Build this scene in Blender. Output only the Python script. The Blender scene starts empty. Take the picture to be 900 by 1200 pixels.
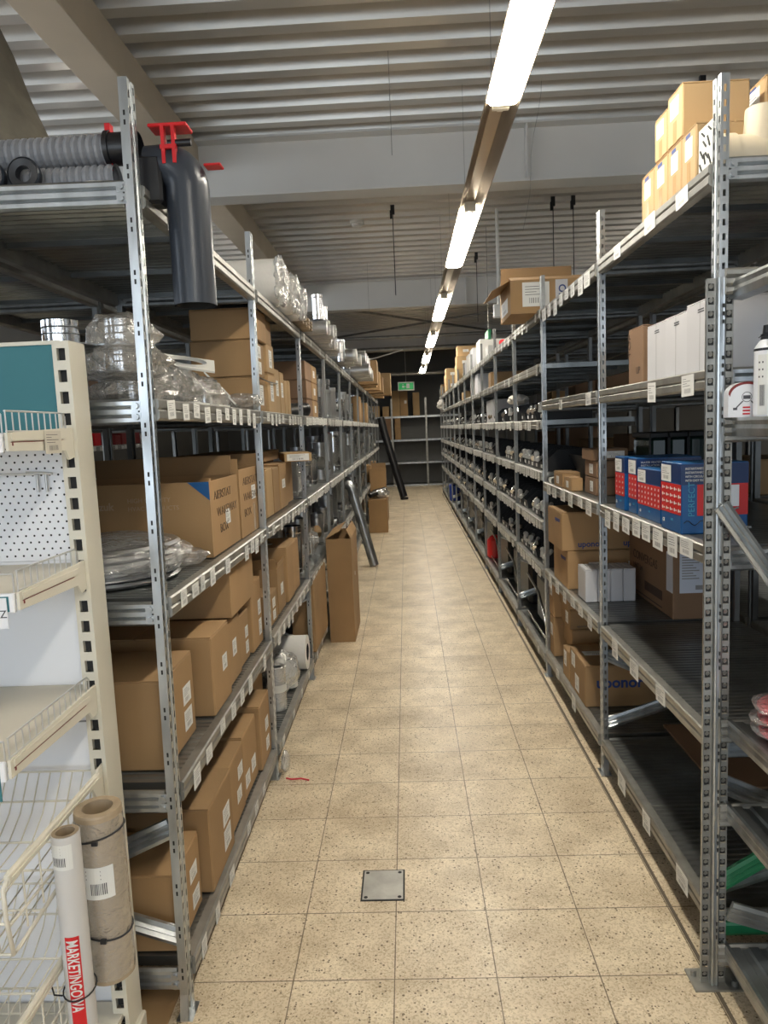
import bpy, math, random
from math import pi, sin, cos, radians, sqrt
from mathutils import Vector, Matrix, Euler, noise
random.seed(7)
S = bpy.context.scene
COL = S.collection

# ------------------------------------------------------------------ materials
def _nodes(name):
    m = bpy.data.materials.new(name); m.use_nodes = True
    nt = m.node_tree; b = nt.nodes['Principled BSDF']
    return m, nt, b
def mat(name, col, rough=.6, metal=0., bump=0., bscale=60., var=0., vscale=4., alpha=None, trans=0., coat=0., spec=None, stretch=None):
    m, nt, b = _nodes(name)
    b.inputs['Base Color'].default_value = (*col, 1)
    b.inputs['Roughness'].default_value = rough
    b.inputs['Metallic'].default_value = metal
    if spec is not None: b.inputs['Specular IOR Level'].default_value = spec
    if trans: b.inputs['Transmission Weight'].default_value = trans
    if coat: b.inputs['Coat Weight'].default_value = coat
    tc = nt.nodes.new('ShaderNodeTexCoord')
    src = tc.outputs['Object']
    if stretch:
        mp = nt.nodes.new('ShaderNodeMapping'); mp.inputs['Scale'].default_value = stretch
        nt.links.new(src, mp.inputs['Vector']); src = mp.outputs['Vector']
    if var:
        n = nt.nodes.new('ShaderNodeTexNoise'); n.inputs['Scale'].default_value = vscale; n.inputs['Detail'].default_value = 5
        nt.links.new(src, n.inputs['Vector'])
        oi = nt.nodes.new('ShaderNodeObjectInfo')
        ad = nt.nodes.new('ShaderNodeMath'); ad.operation = 'MULTIPLY_ADD'; ad.inputs[1].default_value = .35; 
        nt.links.new(oi.outputs['Random'], ad.inputs[0]); nt.links.new(n.outputs['Fac'], ad.inputs[2])
        cr = nt.nodes.new('ShaderNodeValToRGB')
        cr.color_ramp.elements[0].position = .35; cr.color_ramp.elements[1].position = 1.0
        cr.color_ramp.elements[0].color = (*[c*(1-var) for c in col], 1)
        cr.color_ramp.elements[1].color = (*[min(1, c*(1+var)) for c in col], 1)
        nt.links.new(ad.outputs[0], cr.inputs['Fac']); nt.links.new(cr.outputs['Color'], b.inputs['Base Color'])
    if bump:
        n2 = nt.nodes.new('ShaderNodeTexNoise'); n2.inputs['Scale'].default_value = bscale; n2.inputs['Detail'].default_value = 4
        nt.links.new(src, n2.inputs['Vector'])
        bp = nt.nodes.new('ShaderNodeBump'); bp.inputs['Strength'].default_value = bump; bp.inputs['Distance'].default_value = .01
        nt.links.new(n2.outputs['Fac'], bp.inputs['Height']); nt.links.new(bp.outputs['Normal'], b.inputs['Normal'])
    return m
def emis(name, col, st):
    m, nt, b = _nodes(name)
    b.inputs['Base Color'].default_value = (*[min(.9, c) for c in col], 1)
    b.inputs['Emission Color'].default_value = (*col, 1); b.inputs['Emission Strength'].default_value = st
    return m
def film(name, tint=(.9, .9, .88), dens=.25, rough=.12, bump=.6, scale=30):
    """thin clear plastic film: mostly see-through, glossy crumples, a little milky"""
    m = bpy.data.materials.new(name); m.use_nodes = True; nt = m.node_tree
    for n in list(nt.nodes): nt.nodes.remove(n)
    N = nt.nodes.new; L = nt.links.new
    out = N('ShaderNodeOutputMaterial'); tr = N('ShaderNodeBsdfTransparent'); gl = N('ShaderNodeBsdfGlossy'); df = N('ShaderNodeBsdfDiffuse')
    tl = N('ShaderNodeBsdfTranslucent'); tl.inputs[0].default_value = (*tint, 1)
    df.inputs[0].default_value = (*tint, 1); gl.inputs[1].default_value = rough
    tc = N('ShaderNodeTexCoord'); no = N('ShaderNodeTexNoise'); no.inputs['Scale'].default_value = scale; no.inputs['Detail'].default_value = 3; no.inputs['Distortion'].default_value = 1.5
    L(tc.outputs['Object'], no.inputs['Vector'])
    bp = N('ShaderNodeBump'); bp.inputs['Strength'].default_value = bump; bp.inputs['Distance'].default_value = .02
    L(no.outputs['Fac'], bp.inputs['Height']); L(bp.outputs[0], gl.inputs['Normal']); L(bp.outputs[0], df.inputs['Normal'])
    a = N('ShaderNodeMixShader'); a.inputs[0].default_value = .4; L(df.outputs[0], a.inputs[1]); L(tl.outputs[0], a.inputs[2])
    mx = N('ShaderNodeMixShader'); mx.inputs[0].default_value = dens; L(tr.outputs[0], mx.inputs[1]); L(a.outputs[0], mx.inputs[2])
    lw = N('ShaderNodeLayerWeight'); lw.inputs[0].default_value = .35; L(bp.outputs[0], lw.inputs['Normal'])
    m2 = N('ShaderNodeMixShader'); L(lw.outputs['Facing'], m2.inputs[0]); L(mx.outputs[0], m2.inputs[1]); L(gl.outputs[0], m2.inputs[2])
    L(m2.outputs[0], out.inputs[0])
    return m
M = {}
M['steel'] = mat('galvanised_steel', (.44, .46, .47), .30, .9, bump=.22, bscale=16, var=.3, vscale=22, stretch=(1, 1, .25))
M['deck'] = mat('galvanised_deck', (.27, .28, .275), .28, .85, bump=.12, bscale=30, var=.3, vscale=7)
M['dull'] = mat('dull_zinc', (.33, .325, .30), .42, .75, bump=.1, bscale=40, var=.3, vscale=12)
M['shaded_steel'] = mat('shaded_galvanised_steel', (.25, .255, .25), .4, .8, bump=.2, bscale=16, var=.3, vscale=22, stretch=(1, 1, .25))  # same steel made darker: shade on far and rear frames put into the colour
M['green'] = mat('green_paint', (.02, .2, .08), .4, 0)
M['chrome'] = mat('shiny_duct', (.75, .76, .77), .16, 1., bump=.05, bscale=40)
M['flue'] = mat('brushed_flue', (.55, .56, .57), .3, .95, bump=.1, bscale=30)
M['card'] = mat('cardboard', (.35, .215, .10), .8, 0, bump=.05, bscale=120, var=.2, vscale=3)
M['card_light'] = mat('light_cardboard', (.43, .285, .14), .8, 0, bump=.05, bscale=120, var=.14, vscale=3)
M['card_dark'] = mat('red_brown_cardboard', (.235, .14, .08), .8, 0, bump=.05, bscale=120, var=.18, vscale=3)
M['tape'] = mat('parcel_tape', (.42, .27, .13), .25, 0)
M['paper'] = mat('white_paper', (.74, .74, .71), .7)
M['ink'] = mat('black_ink', (.07, .07, .08), .6)
M['grey_ink'] = mat('grey_ink', (.3, .3, .3), .6)
M['blue_ink'] = mat('blue_ink', (.02, .05, .2), .6)
M['faint_ink'] = mat('faint_print', (.44, .32, .21), .7)
M['redbrown_ink'] = mat('dark_brown_print', (.07, .04, .025), .7)
M['white_box'] = mat('white_carton', (.56, .56, .58), .6, var=.05)
M['heater_blue'] = mat('blue_carton_print', (.008, .09, .27), .3)
M['heater_navy'] = mat('navy_carton_print', (.006, .03, .12), .3)
M['heater_red'] = mat('red_carton_print', (.62, .015, .015), .35)
M['red'] = mat('red_plastic', (.6, .01, .015), .35)
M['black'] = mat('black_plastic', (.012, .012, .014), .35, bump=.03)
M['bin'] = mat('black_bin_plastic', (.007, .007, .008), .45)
M['graphite'] = mat('anthracite_pipe', (.035, .042, .055), .3, bump=.05, bscale=25)
M['hose'] = mat('grey_hose', (.25, .255, .27), .45)
M['cream'] = mat('cream_enamel', (.70, .665, .56), .4, var=.05)
M['cream_shelf'] = mat('cream_shelf_board', (.58, .545, .46), .5, var=.08, bump=.03)
M['white'] = mat('white_enamel', (.84, .85, .88), .4)
M['teal'] = mat('teal_board', (.03, .17, .2), .5, var=.05)
M['hole'] = mat('dark_hole', (.02, .02, .02), .8)
M['wire'] = mat('cream_wire', (.7, .66, .56), .35)
M['zwire'] = mat('zinc_wire', (.62, .62, .60), .35, .5)
M['kraft'] = mat('kraft_tube', (.35, .27, .18), .55, var=.35, vscale=22, bump=.06, bscale=25, stretch=(1, 1, .06))
M['roll_white'] = mat('white_banner_roll', (.62, .61, .6), .35, var=.06)
M['pvc'] = mat('beige_pvc', (.6, .52, .38), .4)
M['foam'] = mat('white_foam', (.72, .7, .66), .8, bump=.2, bscale=30)
M['cloth'] = mat('grey_brown_sacking', (.15, .135, .105), .95, bump=1., bscale=7, var=.45, vscale=6)
M['film'] = film('clear_film')
M['film_t'] = film('creamy_film', tint=(.86, .80, .70), dens=.33, scale=26)
M['film_d'] = film('milky_film', dens=.42, scale=22)
M['pink'] = mat('red_fabric_pack', (.6, .04, .06), .7, bump=.3, bscale=12)
M['ceiling'] = mat('ceiling_deck', (.60, .57, .52), .30, .45, bump=.02, bscale=6, var=.08, vscale=1.2)
M['beam'] = mat('painted_beam', (.66, .65, .62), .55, var=.05, vscale=2)
M['purlin'] = mat('beige_painted_steel', (.5, .43, .33), .5, var=.08)
M['wall'] = mat('dark_wall_panels', (.13, .13, .125), .7, var=.1, vscale=1)
M['grey_sheet'] = mat('grey_back_sheet', (.11, .11, .105), .55, var=.12)
M['reflector'] = mat('brushed_reflector', (.36, .31, .25), .42, .85)
M['housing'] = mat('white_housing', (.7, .69, .65), .4)
M['fitting'] = mat('white_fitting', (.66, .66, .62), .4)
M['valve'] = mat('dull_valve', (.42, .42, .40), .35, .3)
M['glassy'] = mat('green_black_glaze', (.015, .03, .025), .1, coat=.5)
M['can_white'] = mat('can_white', (.8, .81, .84), .3)
M['exitgreen'] = emis('exit_green', (.02, .45, .12), .12)
M['tube'] = emis('fluorescent_tube', (1., .93, .80), 40.)
M['tube2'] = emis('bare_fluorescent_tube', (1., .95, .87), 21.)
M['blue_plastic'] = mat('blue_plastic', (.01, .05, .35), .4)
M['maroon'] = mat('maroon_box', (.2, .02, .02), .5)

M['print_blue'] = mat('light_blue_print', (.05, .30, .48), .4)
M['pinkprint'] = mat('pinkish_red_print', (.75, .12, .14), .35)
M['joint'] = mat('joint_filler', (.11, .085, .06), .6, var=.2)
M['hand_ink'] = mat('marker_ink', (.10, .065, .04), .7)
M['paper_blue'] = mat('bluish_label', (.63, .67, .76), .5)
def floor_mat():
    m, nt, b = _nodes('terrazzo_tiles'); N = nt.nodes.new; L = nt.links.new
    tc = N('ShaderNodeTexCoord'); sx = N('ShaderNodeSeparateXYZ'); L(tc.outputs['Object'], sx.inputs[0])
    def math(op, a, bb=None, c=None):
        n = N('ShaderNodeMath'); n.operation = op
        for i, v in enumerate((a, bb, c)):
            if v is None: continue
            if isinstance(v, (int, float)): n.inputs[i].default_value = v
            else: L(v, n.inputs[i])
        return n.outputs[0]
    def grid(o, off):
        t = math('DIVIDE', math('SUBTRACT', o, off), .30)
        r = math('FLOOR', t)
        f = math('ABSOLUTE', math('SUBTRACT', math('FRACT', math('ADD', t, .5)), .5))
        return r, math('MULTIPLY', f, .30)
    rx, fx = grid(sx.outputs[0], -.3942); ry, fy = grid(sx.outputs[1], 1.9674)
    d = math('MINIMUM', fx, fy)
    nz = N('ShaderNodeTexNoise'); nz.inputs['Scale'].default_value = 9; L(tc.outputs['Object'], nz.inputs['Vector'])
    j = math('LESS_THAN', d, math('MULTIPLY_ADD', nz.outputs['Fac'], .0018, .0009))
    cb = N('ShaderNodeCombineXYZ'); L(rx, cb.inputs[0]); L(ry, cb.inputs[1])
    wn = N('ShaderNodeTexWhiteNoise'); L(cb.outputs[0], wn.inputs[0])
    # base with cloudy variation and per tile tone
    n1 = N('ShaderNodeTexNoise'); n1.inputs['Scale'].default_value = 5; n1.inputs['Detail'].default_value = 8; L(tc.outputs['Object'], n1.inputs['Vector'])
    c1 = N('ShaderNodeValToRGB'); c1.color_ramp.elements[0].color = (.53, .44, .31, 1); c1.color_ramp.elements[1].color = (.79, .69, .52, 1)
    c1.color_ramp.elements[0].position = .25; c1.color_ramp.elements[1].position = .7
    L(math('MULTIPLY_ADD', wn.outputs['Value'], .12, math('SUBTRACT', n1.outputs['Fac'], .06)), c1.inputs['Fac'])
    # fine marble chips
    vf = N('ShaderNodeTexVoronoi'); vf.inputs['Scale'].default_value = 210; L(tc.outputs['Object'], vf.inputs['Vector'])
    hs = N('ShaderNodeSeparateColor'); L(vf.outputs['Color'], hs.inputs[0])
    mx = N('ShaderNodeMixRGB'); mx.blend_type = 'MULTIPLY'; mx.inputs[0].default_value = 1; L(c1.outputs[0], mx.inputs[1])
    c2 = N('ShaderNodeValToRGB'); c2.color_ramp.elements[0].color = (.72, .66, .58, 1); c2.color_ramp.elements[1].color = (1.06, 1.04, 1.02, 1)
    c2.color_ramp.elements[0].position = 0; c2.color_ramp.elements[1].position = .6
    L(hs.outputs[0], c2.inputs[0]); L(c2.outputs[0], mx.inputs[2])
    # dark chips
    v = N('ShaderNodeTexVoronoi'); v.inputs['Scale'].default_value = 118; v.inputs['Randomness'].default_value = 1; L(tc.outputs['Object'], v.inputs['Vector'])
    hv = N('ShaderNodeSeparateColor'); L(v.outputs['Color'], hv.inputs[0])
    sel = math('MULTIPLY', math('GREATER_THAN', hv.outputs[0], .74), math('LESS_THAN', v.outputs['Distance'], math('MULTIPLY', hv.outputs[1], .50)))
    m3 = N('ShaderNodeMixRGB'); m3.inputs[2].default_value = (.13, .085, .045, 1); L(math('MULTIPLY', sel, .88), m3.inputs[0]); L(mx.outputs[0], m3.inputs[1])
    # bigger sparse spots
    v4 = N('ShaderNodeTexVoronoi'); v4.inputs['Scale'].default_value = 22; L(tc.outputs['Object'], v4.inputs['Vector'])
    h4 = N('ShaderNodeSeparateColor'); L(v4.outputs['Color'], h4.inputs[0])
    s4 = math('MULTIPLY', math('GREATER_THAN', h4.outputs[0], .90), math('LESS_THAN', v4.outputs['Distance'], .075))
    m4 = N('ShaderNodeMixRGB'); m4.inputs[2].default_value = (.06, .04, .025, 1); L(math('MULTIPLY', s4, .8), m4.inputs[0]); L(m3.outputs[0], m4.inputs[1])
    # stains
    n5 = N('ShaderNodeTexNoise'); n5.inputs['Scale'].default_value = 2.4; n5.inputs['Detail'].default_value = 9; n5.inputs['Roughness'].default_value = .7; L(tc.outputs['Object'], n5.inputs['Vector'])
    c5 = N('ShaderNodeValToRGB'); c5.color_ramp.elements[0].color = (1, 1, 1, 1); c5.color_ramp.elements[1].color = (.70, .66, .60, 1)
    c5.color_ramp.elements[0].position = .5; c5.color_ramp.elements[1].position = .75; L(n5.outputs['Fac'], c5.inputs[0])
    m5 = N('ShaderNodeMixRGB'); m5.blend_type = 'MULTIPLY'; m5.inputs[0].default_value = 1; L(m4.outputs[0], m5.inputs[1]); L(c5.outputs[0], m5.inputs[2])
    m6 = N('ShaderNodeMixRGB'); m6.inputs[2].default_value = (.10, .07, .04, 1); L(math('MULTIPLY', j, .85), m6.inputs[0]); L(m5.outputs[0], m6.inputs[1])
    L(m6.outputs[0], b.inputs['Base Color'])
    b.inputs['Roughness'].default_value = .34; b.inputs['Specular IOR Level'].default_value = .4
    n7 = N('ShaderNodeTexNoise'); n7.inputs['Scale'].default_value = 7; L(tc.outputs['Object'], n7.inputs['Vector'])
    L(math('MULTIPLY_ADD', n7.outputs['Fac'], .25, .26), b.inputs['Roughness'])
    bp = N('ShaderNodeBump'); bp.inputs['Strength'].default_value = .25; bp.inputs['Distance'].default_value = .003
    L(math('SUBTRACT', 1, j), bp.inputs['Height']); L(bp.outputs[0], b.inputs['Normal'])
    return m
M['floor'] = floor_mat()

# ------------------------------------------------------------------ mesh builder
class MB:
    def __init__(s): s.v = []; s.f = []; s.mi = []; s.sm = []; s.m = 0
    def add(s, vs, fs, smooth=False, m=None):
        o = len(s.v); s.v += [tuple(p) for p in vs]
        for f in fs: s.f.append([i+o for i in f]); s.mi.append(s.m if m is None else m); s.sm.append(smooth)
        return s
    def box(s, x0, x1, y0, y1, z0, z1, m=None, b=0.):
        if b <= 0:
            vs = [(x, y, z) for z in (z0, z1) for y in (y0, y1) for x in (x0, x1)]
            return s.add(vs, [(0, 2, 3, 1), (4, 5, 7, 6), (0, 1, 5, 4), (2, 6, 7, 3), (0, 4, 6, 2), (1, 3, 7, 5)], m=m)
        vs = []; idx = {}
        for ix, x in enumerate((x0, x1)):
            for iy, y in enumerate((y0, y1)):
                for iz, z in enumerate((z0, z1)):
                    sx = b if ix == 0 else -b; sy = b if iy == 0 else -b; sz = b if iz == 0 else -b
                    for k, p in enumerate(((x, y+sy, z+sz), (x+sx, y, z+sz), (x+sx, y+sy, z))):
                        idx[(ix, iy, iz, k)] = len(vs); vs.append(p)
        F = []
        I = lambda *a: idx[a]
        for ix in (0, 1):
            f = [I(ix, 0, 0, 0), I(ix, 0, 1, 0), I(ix, 1, 1, 0), I(ix, 1, 0, 0)]; F.append(f if ix == 0 else f[::-1])
        for iy in (0, 1):
            f = [I(0, iy, 0, 1), I(1, iy, 0, 1), I(1, iy, 1, 1), I(0, iy, 1, 1)]; F.append(f if iy == 0 else f[::-1])
        for iz in (0, 1):
            f = [I(0, 0, iz, 2), I(0, 1, iz, 2), I(1, 1, iz, 2), I(1, 0, iz, 2)]; F.append(f if iz == 0 else f[::-1])
        for ix in (0, 1):
            for iy in (0, 1): F.append([I(ix, iy, 0, 0), I(ix, iy, 1, 0), I(ix, iy, 1, 1), I(ix, iy, 0, 1)])
            for iz in (0, 1): F.append([I(ix, 0, iz, 0), I(ix, 1, iz, 0), I(ix, 1, iz, 2), I(ix, 0, iz, 2)])
        for iy in (0, 1):
            for iz in (0, 1): F.append([I(0, iy, iz, 1), I(1, iy, iz, 1), I(1, iy, iz, 2), I(0, iy, iz, 2)])
        for ix in (0, 1):
            for iy in (0, 1):
                for iz in (0, 1): F.append([I(ix, iy, iz, 0), I(ix, iy, iz, 1), I(ix, iy, iz, 2)])
        return s.add(vs, F, m=m)
    def tube(s, pts, r, n=10, cap=True, m=None, smooth=True):
        """round tube along a path; r number or list"""
        pts = [Vector(p) for p in pts]; k = len(pts)
        rs = r if isinstance(r, (list, tuple)) else [r]*k
        vs = []; t0 = (pts[1]-pts[0]).normalized()
        ref = Vector((0, 0, 1)) if abs(t0.z) < .9 else Vector((1, 0, 0))
        u = t0.cross(ref).normalized(); prev = t0
        for i, p in enumerate(pts):
            t = (pts[min(i+1, k-1)]-pts[max(i-1, 0)])
            t = t.normalized() if t.length > 1e-9 else prev
            u = (u - t*u.dot(t)); u = u.normalized() if u.length > 1e-6 else t.orthogonal().normalized()
            w = t.cross(u); prev = t
            for a in range(n):
                an = 2*pi*a/n; vs.append(p + (u*cos(an)+w*sin(an))*rs[i])
        F = [[i*n+a, i*n+(a+1) % n, (i+1)*n+(a+1) % n, (i+1)*n+a] for i in range(k-1) for a in range(n)]
        s.add(vs, F, smooth=smooth, m=m)
        if cap:
            s.add(vs[:n], [list(range(n))[::-1]], m=m); s.add(vs[-n:], [list(range(n))], m=m)
        return s
    def lathe(s, prof, c, axis='z', n=28, m=None):
        """prof: list of (radius, height) pairs along the axis, hard corners kept by duplicating"""
        c = Vector(c)
        def P(r, h, a):
            x, y = r*cos(a), r*sin(a)
            return c + (Vector((x, y, h)) if axis == 'z' else Vector((h, x, y)) if axis == 'x' else Vector((y, h, x)))
        for (r0, h0), (r1, h1) in zip(prof, prof[1:]):
            vs = [P(r0, h0, 2*pi*a/n) for a in range(n)]+[P(r1, h1, 2*pi*a/n) for a in range(n)]
            s.add(vs, [[a, (a+1) % n, n+(a+1) % n, n+a] for a in range(n)], smooth=True, m=m)
        return s
    def prism(s, prof, p0, p1, up=(0, 0, 1), closed=True, m=None, smooth=False, cap=True):
        """extrude a 2D profile (side, up) from p0 to p1"""
        p0, p1, up = Vector(p0), Vector(p1), Vector(up)
        d = (p1-p0).normalized(); sd = d.cross(up).normalized(); upp = sd.cross(d)
        n = len(prof)
        vs = [p+sd*a+upp*b for p in (p0, p1) for a, b in prof]
        rng = range(n) if closed else range(n-1)
        s.add(vs, [[i, (i+1) % n, n+(i+1) % n, n+i] for i in rng], m=m, smooth=smooth)
        if closed and cap: s.add(vs, [list(range(n))[::-1], list(range(n, 2*n))], m=m)
        return s
    def quad(s, a, b, c, d, m=None): return s.add([a, b, c, d], [(0, 1, 2, 3)], m=m)
    def build(s, name, mats, parent=None, loc=None, rz=0., rot=None):
        me = bpy.data.meshes.new(name)
        if not isinstance(mats, (list, tuple)): mats = [mats]
        off = Vector((0, 0, 0))
        if parent is not None and loc is None and parent.get('_w'): off = Vector(parent['_w'])
        vs = [tuple(Vector(v)-off) for v in s.v] if off.length else s.v
        me.from_pydata(vs, [], s.f)
        me.polygons.foreach_set('material_index', s.mi); me.polygons.foreach_set('use_smooth', s.sm)
        for mm in mats: me.materials.append(M[mm] if isinstance(mm, str) else mm)
        me.update()
        o = bpy.data.objects.new(name, me); COL.objects.link(o)
        if parent is not None: o.parent = parent
        if parent is not None and parent.get('_w') is not None: o['_w'] = [parent['_w'][0], parent['_w'][1], parent['_w'][2]]
        if loc is not None: o.location = loc
        if rz: o.rotation_euler = (0, 0, rz)
        if rot: o.rotation_euler = rot
        return o
def tag(o, label, cat, group=None, kind=None):
    o['label'] = label; o['category'] = cat
    if group: o['group'] = group
    if kind: o['kind'] = kind
    return o
def thing(name, label, cat, loc=(0, 0, 0), group=None):
    """Empty at the thing's base; parts built in world coordinates are shifted to it"""
    o = bpy.data.objects.new(name, None); COL.objects.link(o); o.location = loc; o['_w'] = list(map(float, loc))
    o.empty_display_size = .05
    return tag(o, label, cat, group)
def local(name, label, cat, loc, rz=0., group=None, rot=None):
    """Empty whose parts are written in its own coordinates"""
    o = bpy.data.objects.new(name, None); COL.objects.link(o); o.location = loc; o.rotation_euler = rot or (0, 0, rz)
    o.empty_display_size = .05
    return tag(o, label, cat, group)
def struct(name, mb, m): o = mb.build(name, m); o['kind'] = 'structure'; return o
def text(body, size, loc, rot, m, parent, name='print', ext=.0004, sx=1., align='LEFT', bold=0.):
    c = bpy.data.curves.new(name, 'FONT'); c.body = body; c.size = size; c.extrude = ext; c.align_x = align; c.offset = bold
    c.resolution_u = 3
    t = bpy.data.objects.new(name, c); COL.objects.link(t); bpy.context.view_layer.update()
    me = bpy.data.meshes.new_from_object(t.evaluated_get(bpy.context.evaluated_depsgraph_get()))
    bpy.data.objects.remove(t); bpy.data.curves.remove(c)
    me.materials.clear(); me.materials.append(M[m])
    o = bpy.data.objects.new(name, me); COL.objects.link(o); o.parent = parent
    o.location = loc; o.rotation_euler = rot; o.scale = (sx, 1, 1)
    return o

# faces of a local box: origin at base centre; face frame gives (origin, u, v, n, euler)
def face(f, w, d, h):
    if f == '-y': return Vector((-w/2, -d/2, 0)), Vector((1, 0, 0)), Vector((0, 0, 1)), Vector((0, -1, 0)), (pi/2, 0, 0)
    if f == '+x': return Vector((w/2, -d/2, 0)), Vector((0, 1, 0)), Vector((0, 0, 1)), Vector((1, 0, 0)), (pi/2, 0, pi/2)
    if f == '-x': return Vector((-w/2, d/2, 0)), Vector((0, -1, 0)), Vector((0, 0, 1)), Vector((-1, 0, 0)), (pi/2, 0, -pi/2)
    return Vector((-w/2, -d/2, h)), Vector((1, 0, 0)), Vector((0, 1, 0)), Vector((0, 0, 1)), (0, 0, 0)
def card_mb(O, u, v, n, w, h, t=.0008, bars=True, kind=0):
    """a label card: white sheet with printed lines and a barcode (material 0 paper, 1 ink)"""
    mb = MB()
    def R(a0, a1, b0, b1, off, m):
        p = [O+u*a+v*b+n*off for a, b in ((a0, b0), (a1, b0), (a1, b1), (a0, b1))]
        mb.add(p, [(0, 1, 2, 3)], m=m)
    p = [O+u*a+v*b+n*c for c in (0, t) for a, b in ((0, 0), (w, 0), (w, h), (0, h))]
    mb.add(p, [(4, 5, 6, 7), (0, 1, 5, 4), (1, 2, 6, 5), (2, 3, 7, 6), (3, 0, 4, 7)], m=0)
    if bars:
        x = w*.25
        while x < w*.75:
            bw = w*random.choice((.015, .025)); R(x, x+bw, h*.14, h*.36, t+.0002, 1); x += bw+w*random.choice((.03, .045))
        for k in range(4):
            b0 = h*(.48+.11*k); R(w*.1, w*random.uniform(.4, .9), b0, b0+h*.022, t+.0002, 1)
    return mb
def decal(parent, dims, f, u0, u1, v0, v1, m, name='printed_panel', off=.0006, bars=False):
    O, u, v, n, e = face(f, *dims)
    mb = card_mb(O+u*u0+v*v0, u, v, n, u1-u0, v1-v0, t=off, bars=bars)
    return mb.build(name, [m, 'ink'], parent, loc=(0, 0, 0))
def face_text(parent, dims, f, body, size, u0, v0, m, sx=1., off=.001, name='print', vert=False, bold=0.):
    O, u, v, n, e = face(f, *dims)
    p = O+u*u0+v*v0+n*off
    if vert: e = (Euler(e).to_matrix() @ Matrix.Rotation(pi/2, 3, 'Z')).to_euler()
    return text(body, size, p, e, m, parent, name=name, sx=sx, bold=bold)

def carton(name, label, x0, x1, y0, y1, z0, z1, rz=0., m='card', open_=None, tape=None, labels=(), group=None, cat='cardboard box', jit=True, seam='y'):
    """cardboard box as a thing; labels = (face, u, v, w, h) in fractions of the face; returns object, dims"""
    w, d, h = x1-x0, y1-y0, z1-z0
    if jit and not rz: rz = random.uniform(-.012, .012)
    mb = MB()
    if open_ is None:
        mb.box(-w/2, w/2, -d/2, d/2, 0, h-.004, b=min(.004, h*.05))
        t = .004; g = .0015
        if seam == 'y':
            mb.box(-w/2+.001, -g, -d/2+.001, d/2-.001, h-.0045, h, b=.001); mb.box(g, w/2-.001, -d/2+.001, d/2-.001, h-.0045, h, b=.001)
        else:
            mb.box(-w/2+.001, w/2-.001, -d/2+.001, -g, h-.0045, h, b=.001); mb.box(-w/2+.001, w/2-.001, g, d/2-.001, h-.0045, h, b=.001)
    else:
        t = .005
        mb.box(-w/2, w/2, -d/2, d/2, 0, t); mb.box(-w/2, w/2, -d/2, -d/2+t, t, h); mb.box(-w/2, w/2, d/2-t, d/2, t, h)
        mb.box(-w/2, -w/2+t, -d/2+t, d/2-t, t, h); mb.box(w/2-t, w/2, -d/2+t, d/2-t, t, h)
    o = mb.build(name, m, None, loc=((x0+x1)/2, (y0+y1)/2, z0), rz=rz)
    tag(o, label, cat, group)
    if open_:
        for fl in open_:                                   # (side, length, angle from vertical outward)
            side, ln, an = fl; an = radians(an); fb = MB(); t = .004
            dx, dz = sin(an)*ln, cos(an)*ln
            if side == '-y': vs = [(-w/2+.003, -d/2, h), (w/2-.003, -d/2, h), (w/2-.006, -d/2-dx, h+dz), (-w/2+.006, -d/2-dx, h+dz)]; nn = (0, t, 0)
            elif side == '+y': vs = [(-w/2+.003, d/2, h), (w/2-.003, d/2, h), (w/2-.006, d/2+dx, h+dz), (-w/2+.006, d/2+dx, h+dz)]; nn = (0, -t, 0)
            elif side == '+x': vs = [(w/2, -d/2+.003, h), (w/2, d/2-.003, h), (w/2+dx, d/2-.006, h+dz), (w/2+dx, -d/2+.006, h+dz)]; nn = (-t, 0, 0)
            else: vs = [(-w/2, -d/2+.003, h), (-w/2, d/2-.003, h), (-w/2-dx, d/2-.006, h+dz), (-w/2-dx, -d/2+.006, h+dz)]; nn = (t, 0, 0)
            if abs(dx) > abs(dz): nn = (0, 0, t)
            v2 = [tuple(a+b for a, b in zip(v, nn)) for v in vs]
            fb.add(vs+v2, [(0, 1, 2, 3), (7, 6, 5, 4), (0, 4, 5, 1), (1, 5, 6, 2), (2, 6, 7, 3), (3, 7, 4, 0)])
            fb.build('flap', m, o, loc=(0, 0, 0))
    dims = (w, d, h)
    if tape:
        tw = min(.025, w*.2, d*.2)
        tb = MB()
        if seam == 'y':
            tb.box(-tw, tw, -d/2, d/2, h, h+.0006); tb.box(-tw, tw, -d/2-.0006, -d/2, h*.72, h+.0006); tb.box(-tw, tw, d/2, d/2+.0006, h*.72, h+.0006)
        else:
            tb.box(-w/2, w/2, -tw, tw, h, h+.0006); tb.box(w/2, w/2+.0006, -tw, tw, h*.72, h+.0006); tb.box(-w/2-.0006, -w/2, -tw, tw, h*.55, h+.0006)
        tb.build('tape', 'tape', o, loc=(0, 0, 0))
    for f, u, v, lw, lh in labels:
        O, U, V, n, e = face(f, *dims); W = w if f in ('-y', 'top') else d; H = h if f != 'top' else d
        mb = card_mb(O+U*u*W+V*v*H, U, V, n, lw*W, lh*H); mb.build('shipping_label', ['paper', 'ink'], o, loc=(0, 0, 0))
    o['_d'] = list(dims)
    return o, dims

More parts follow.
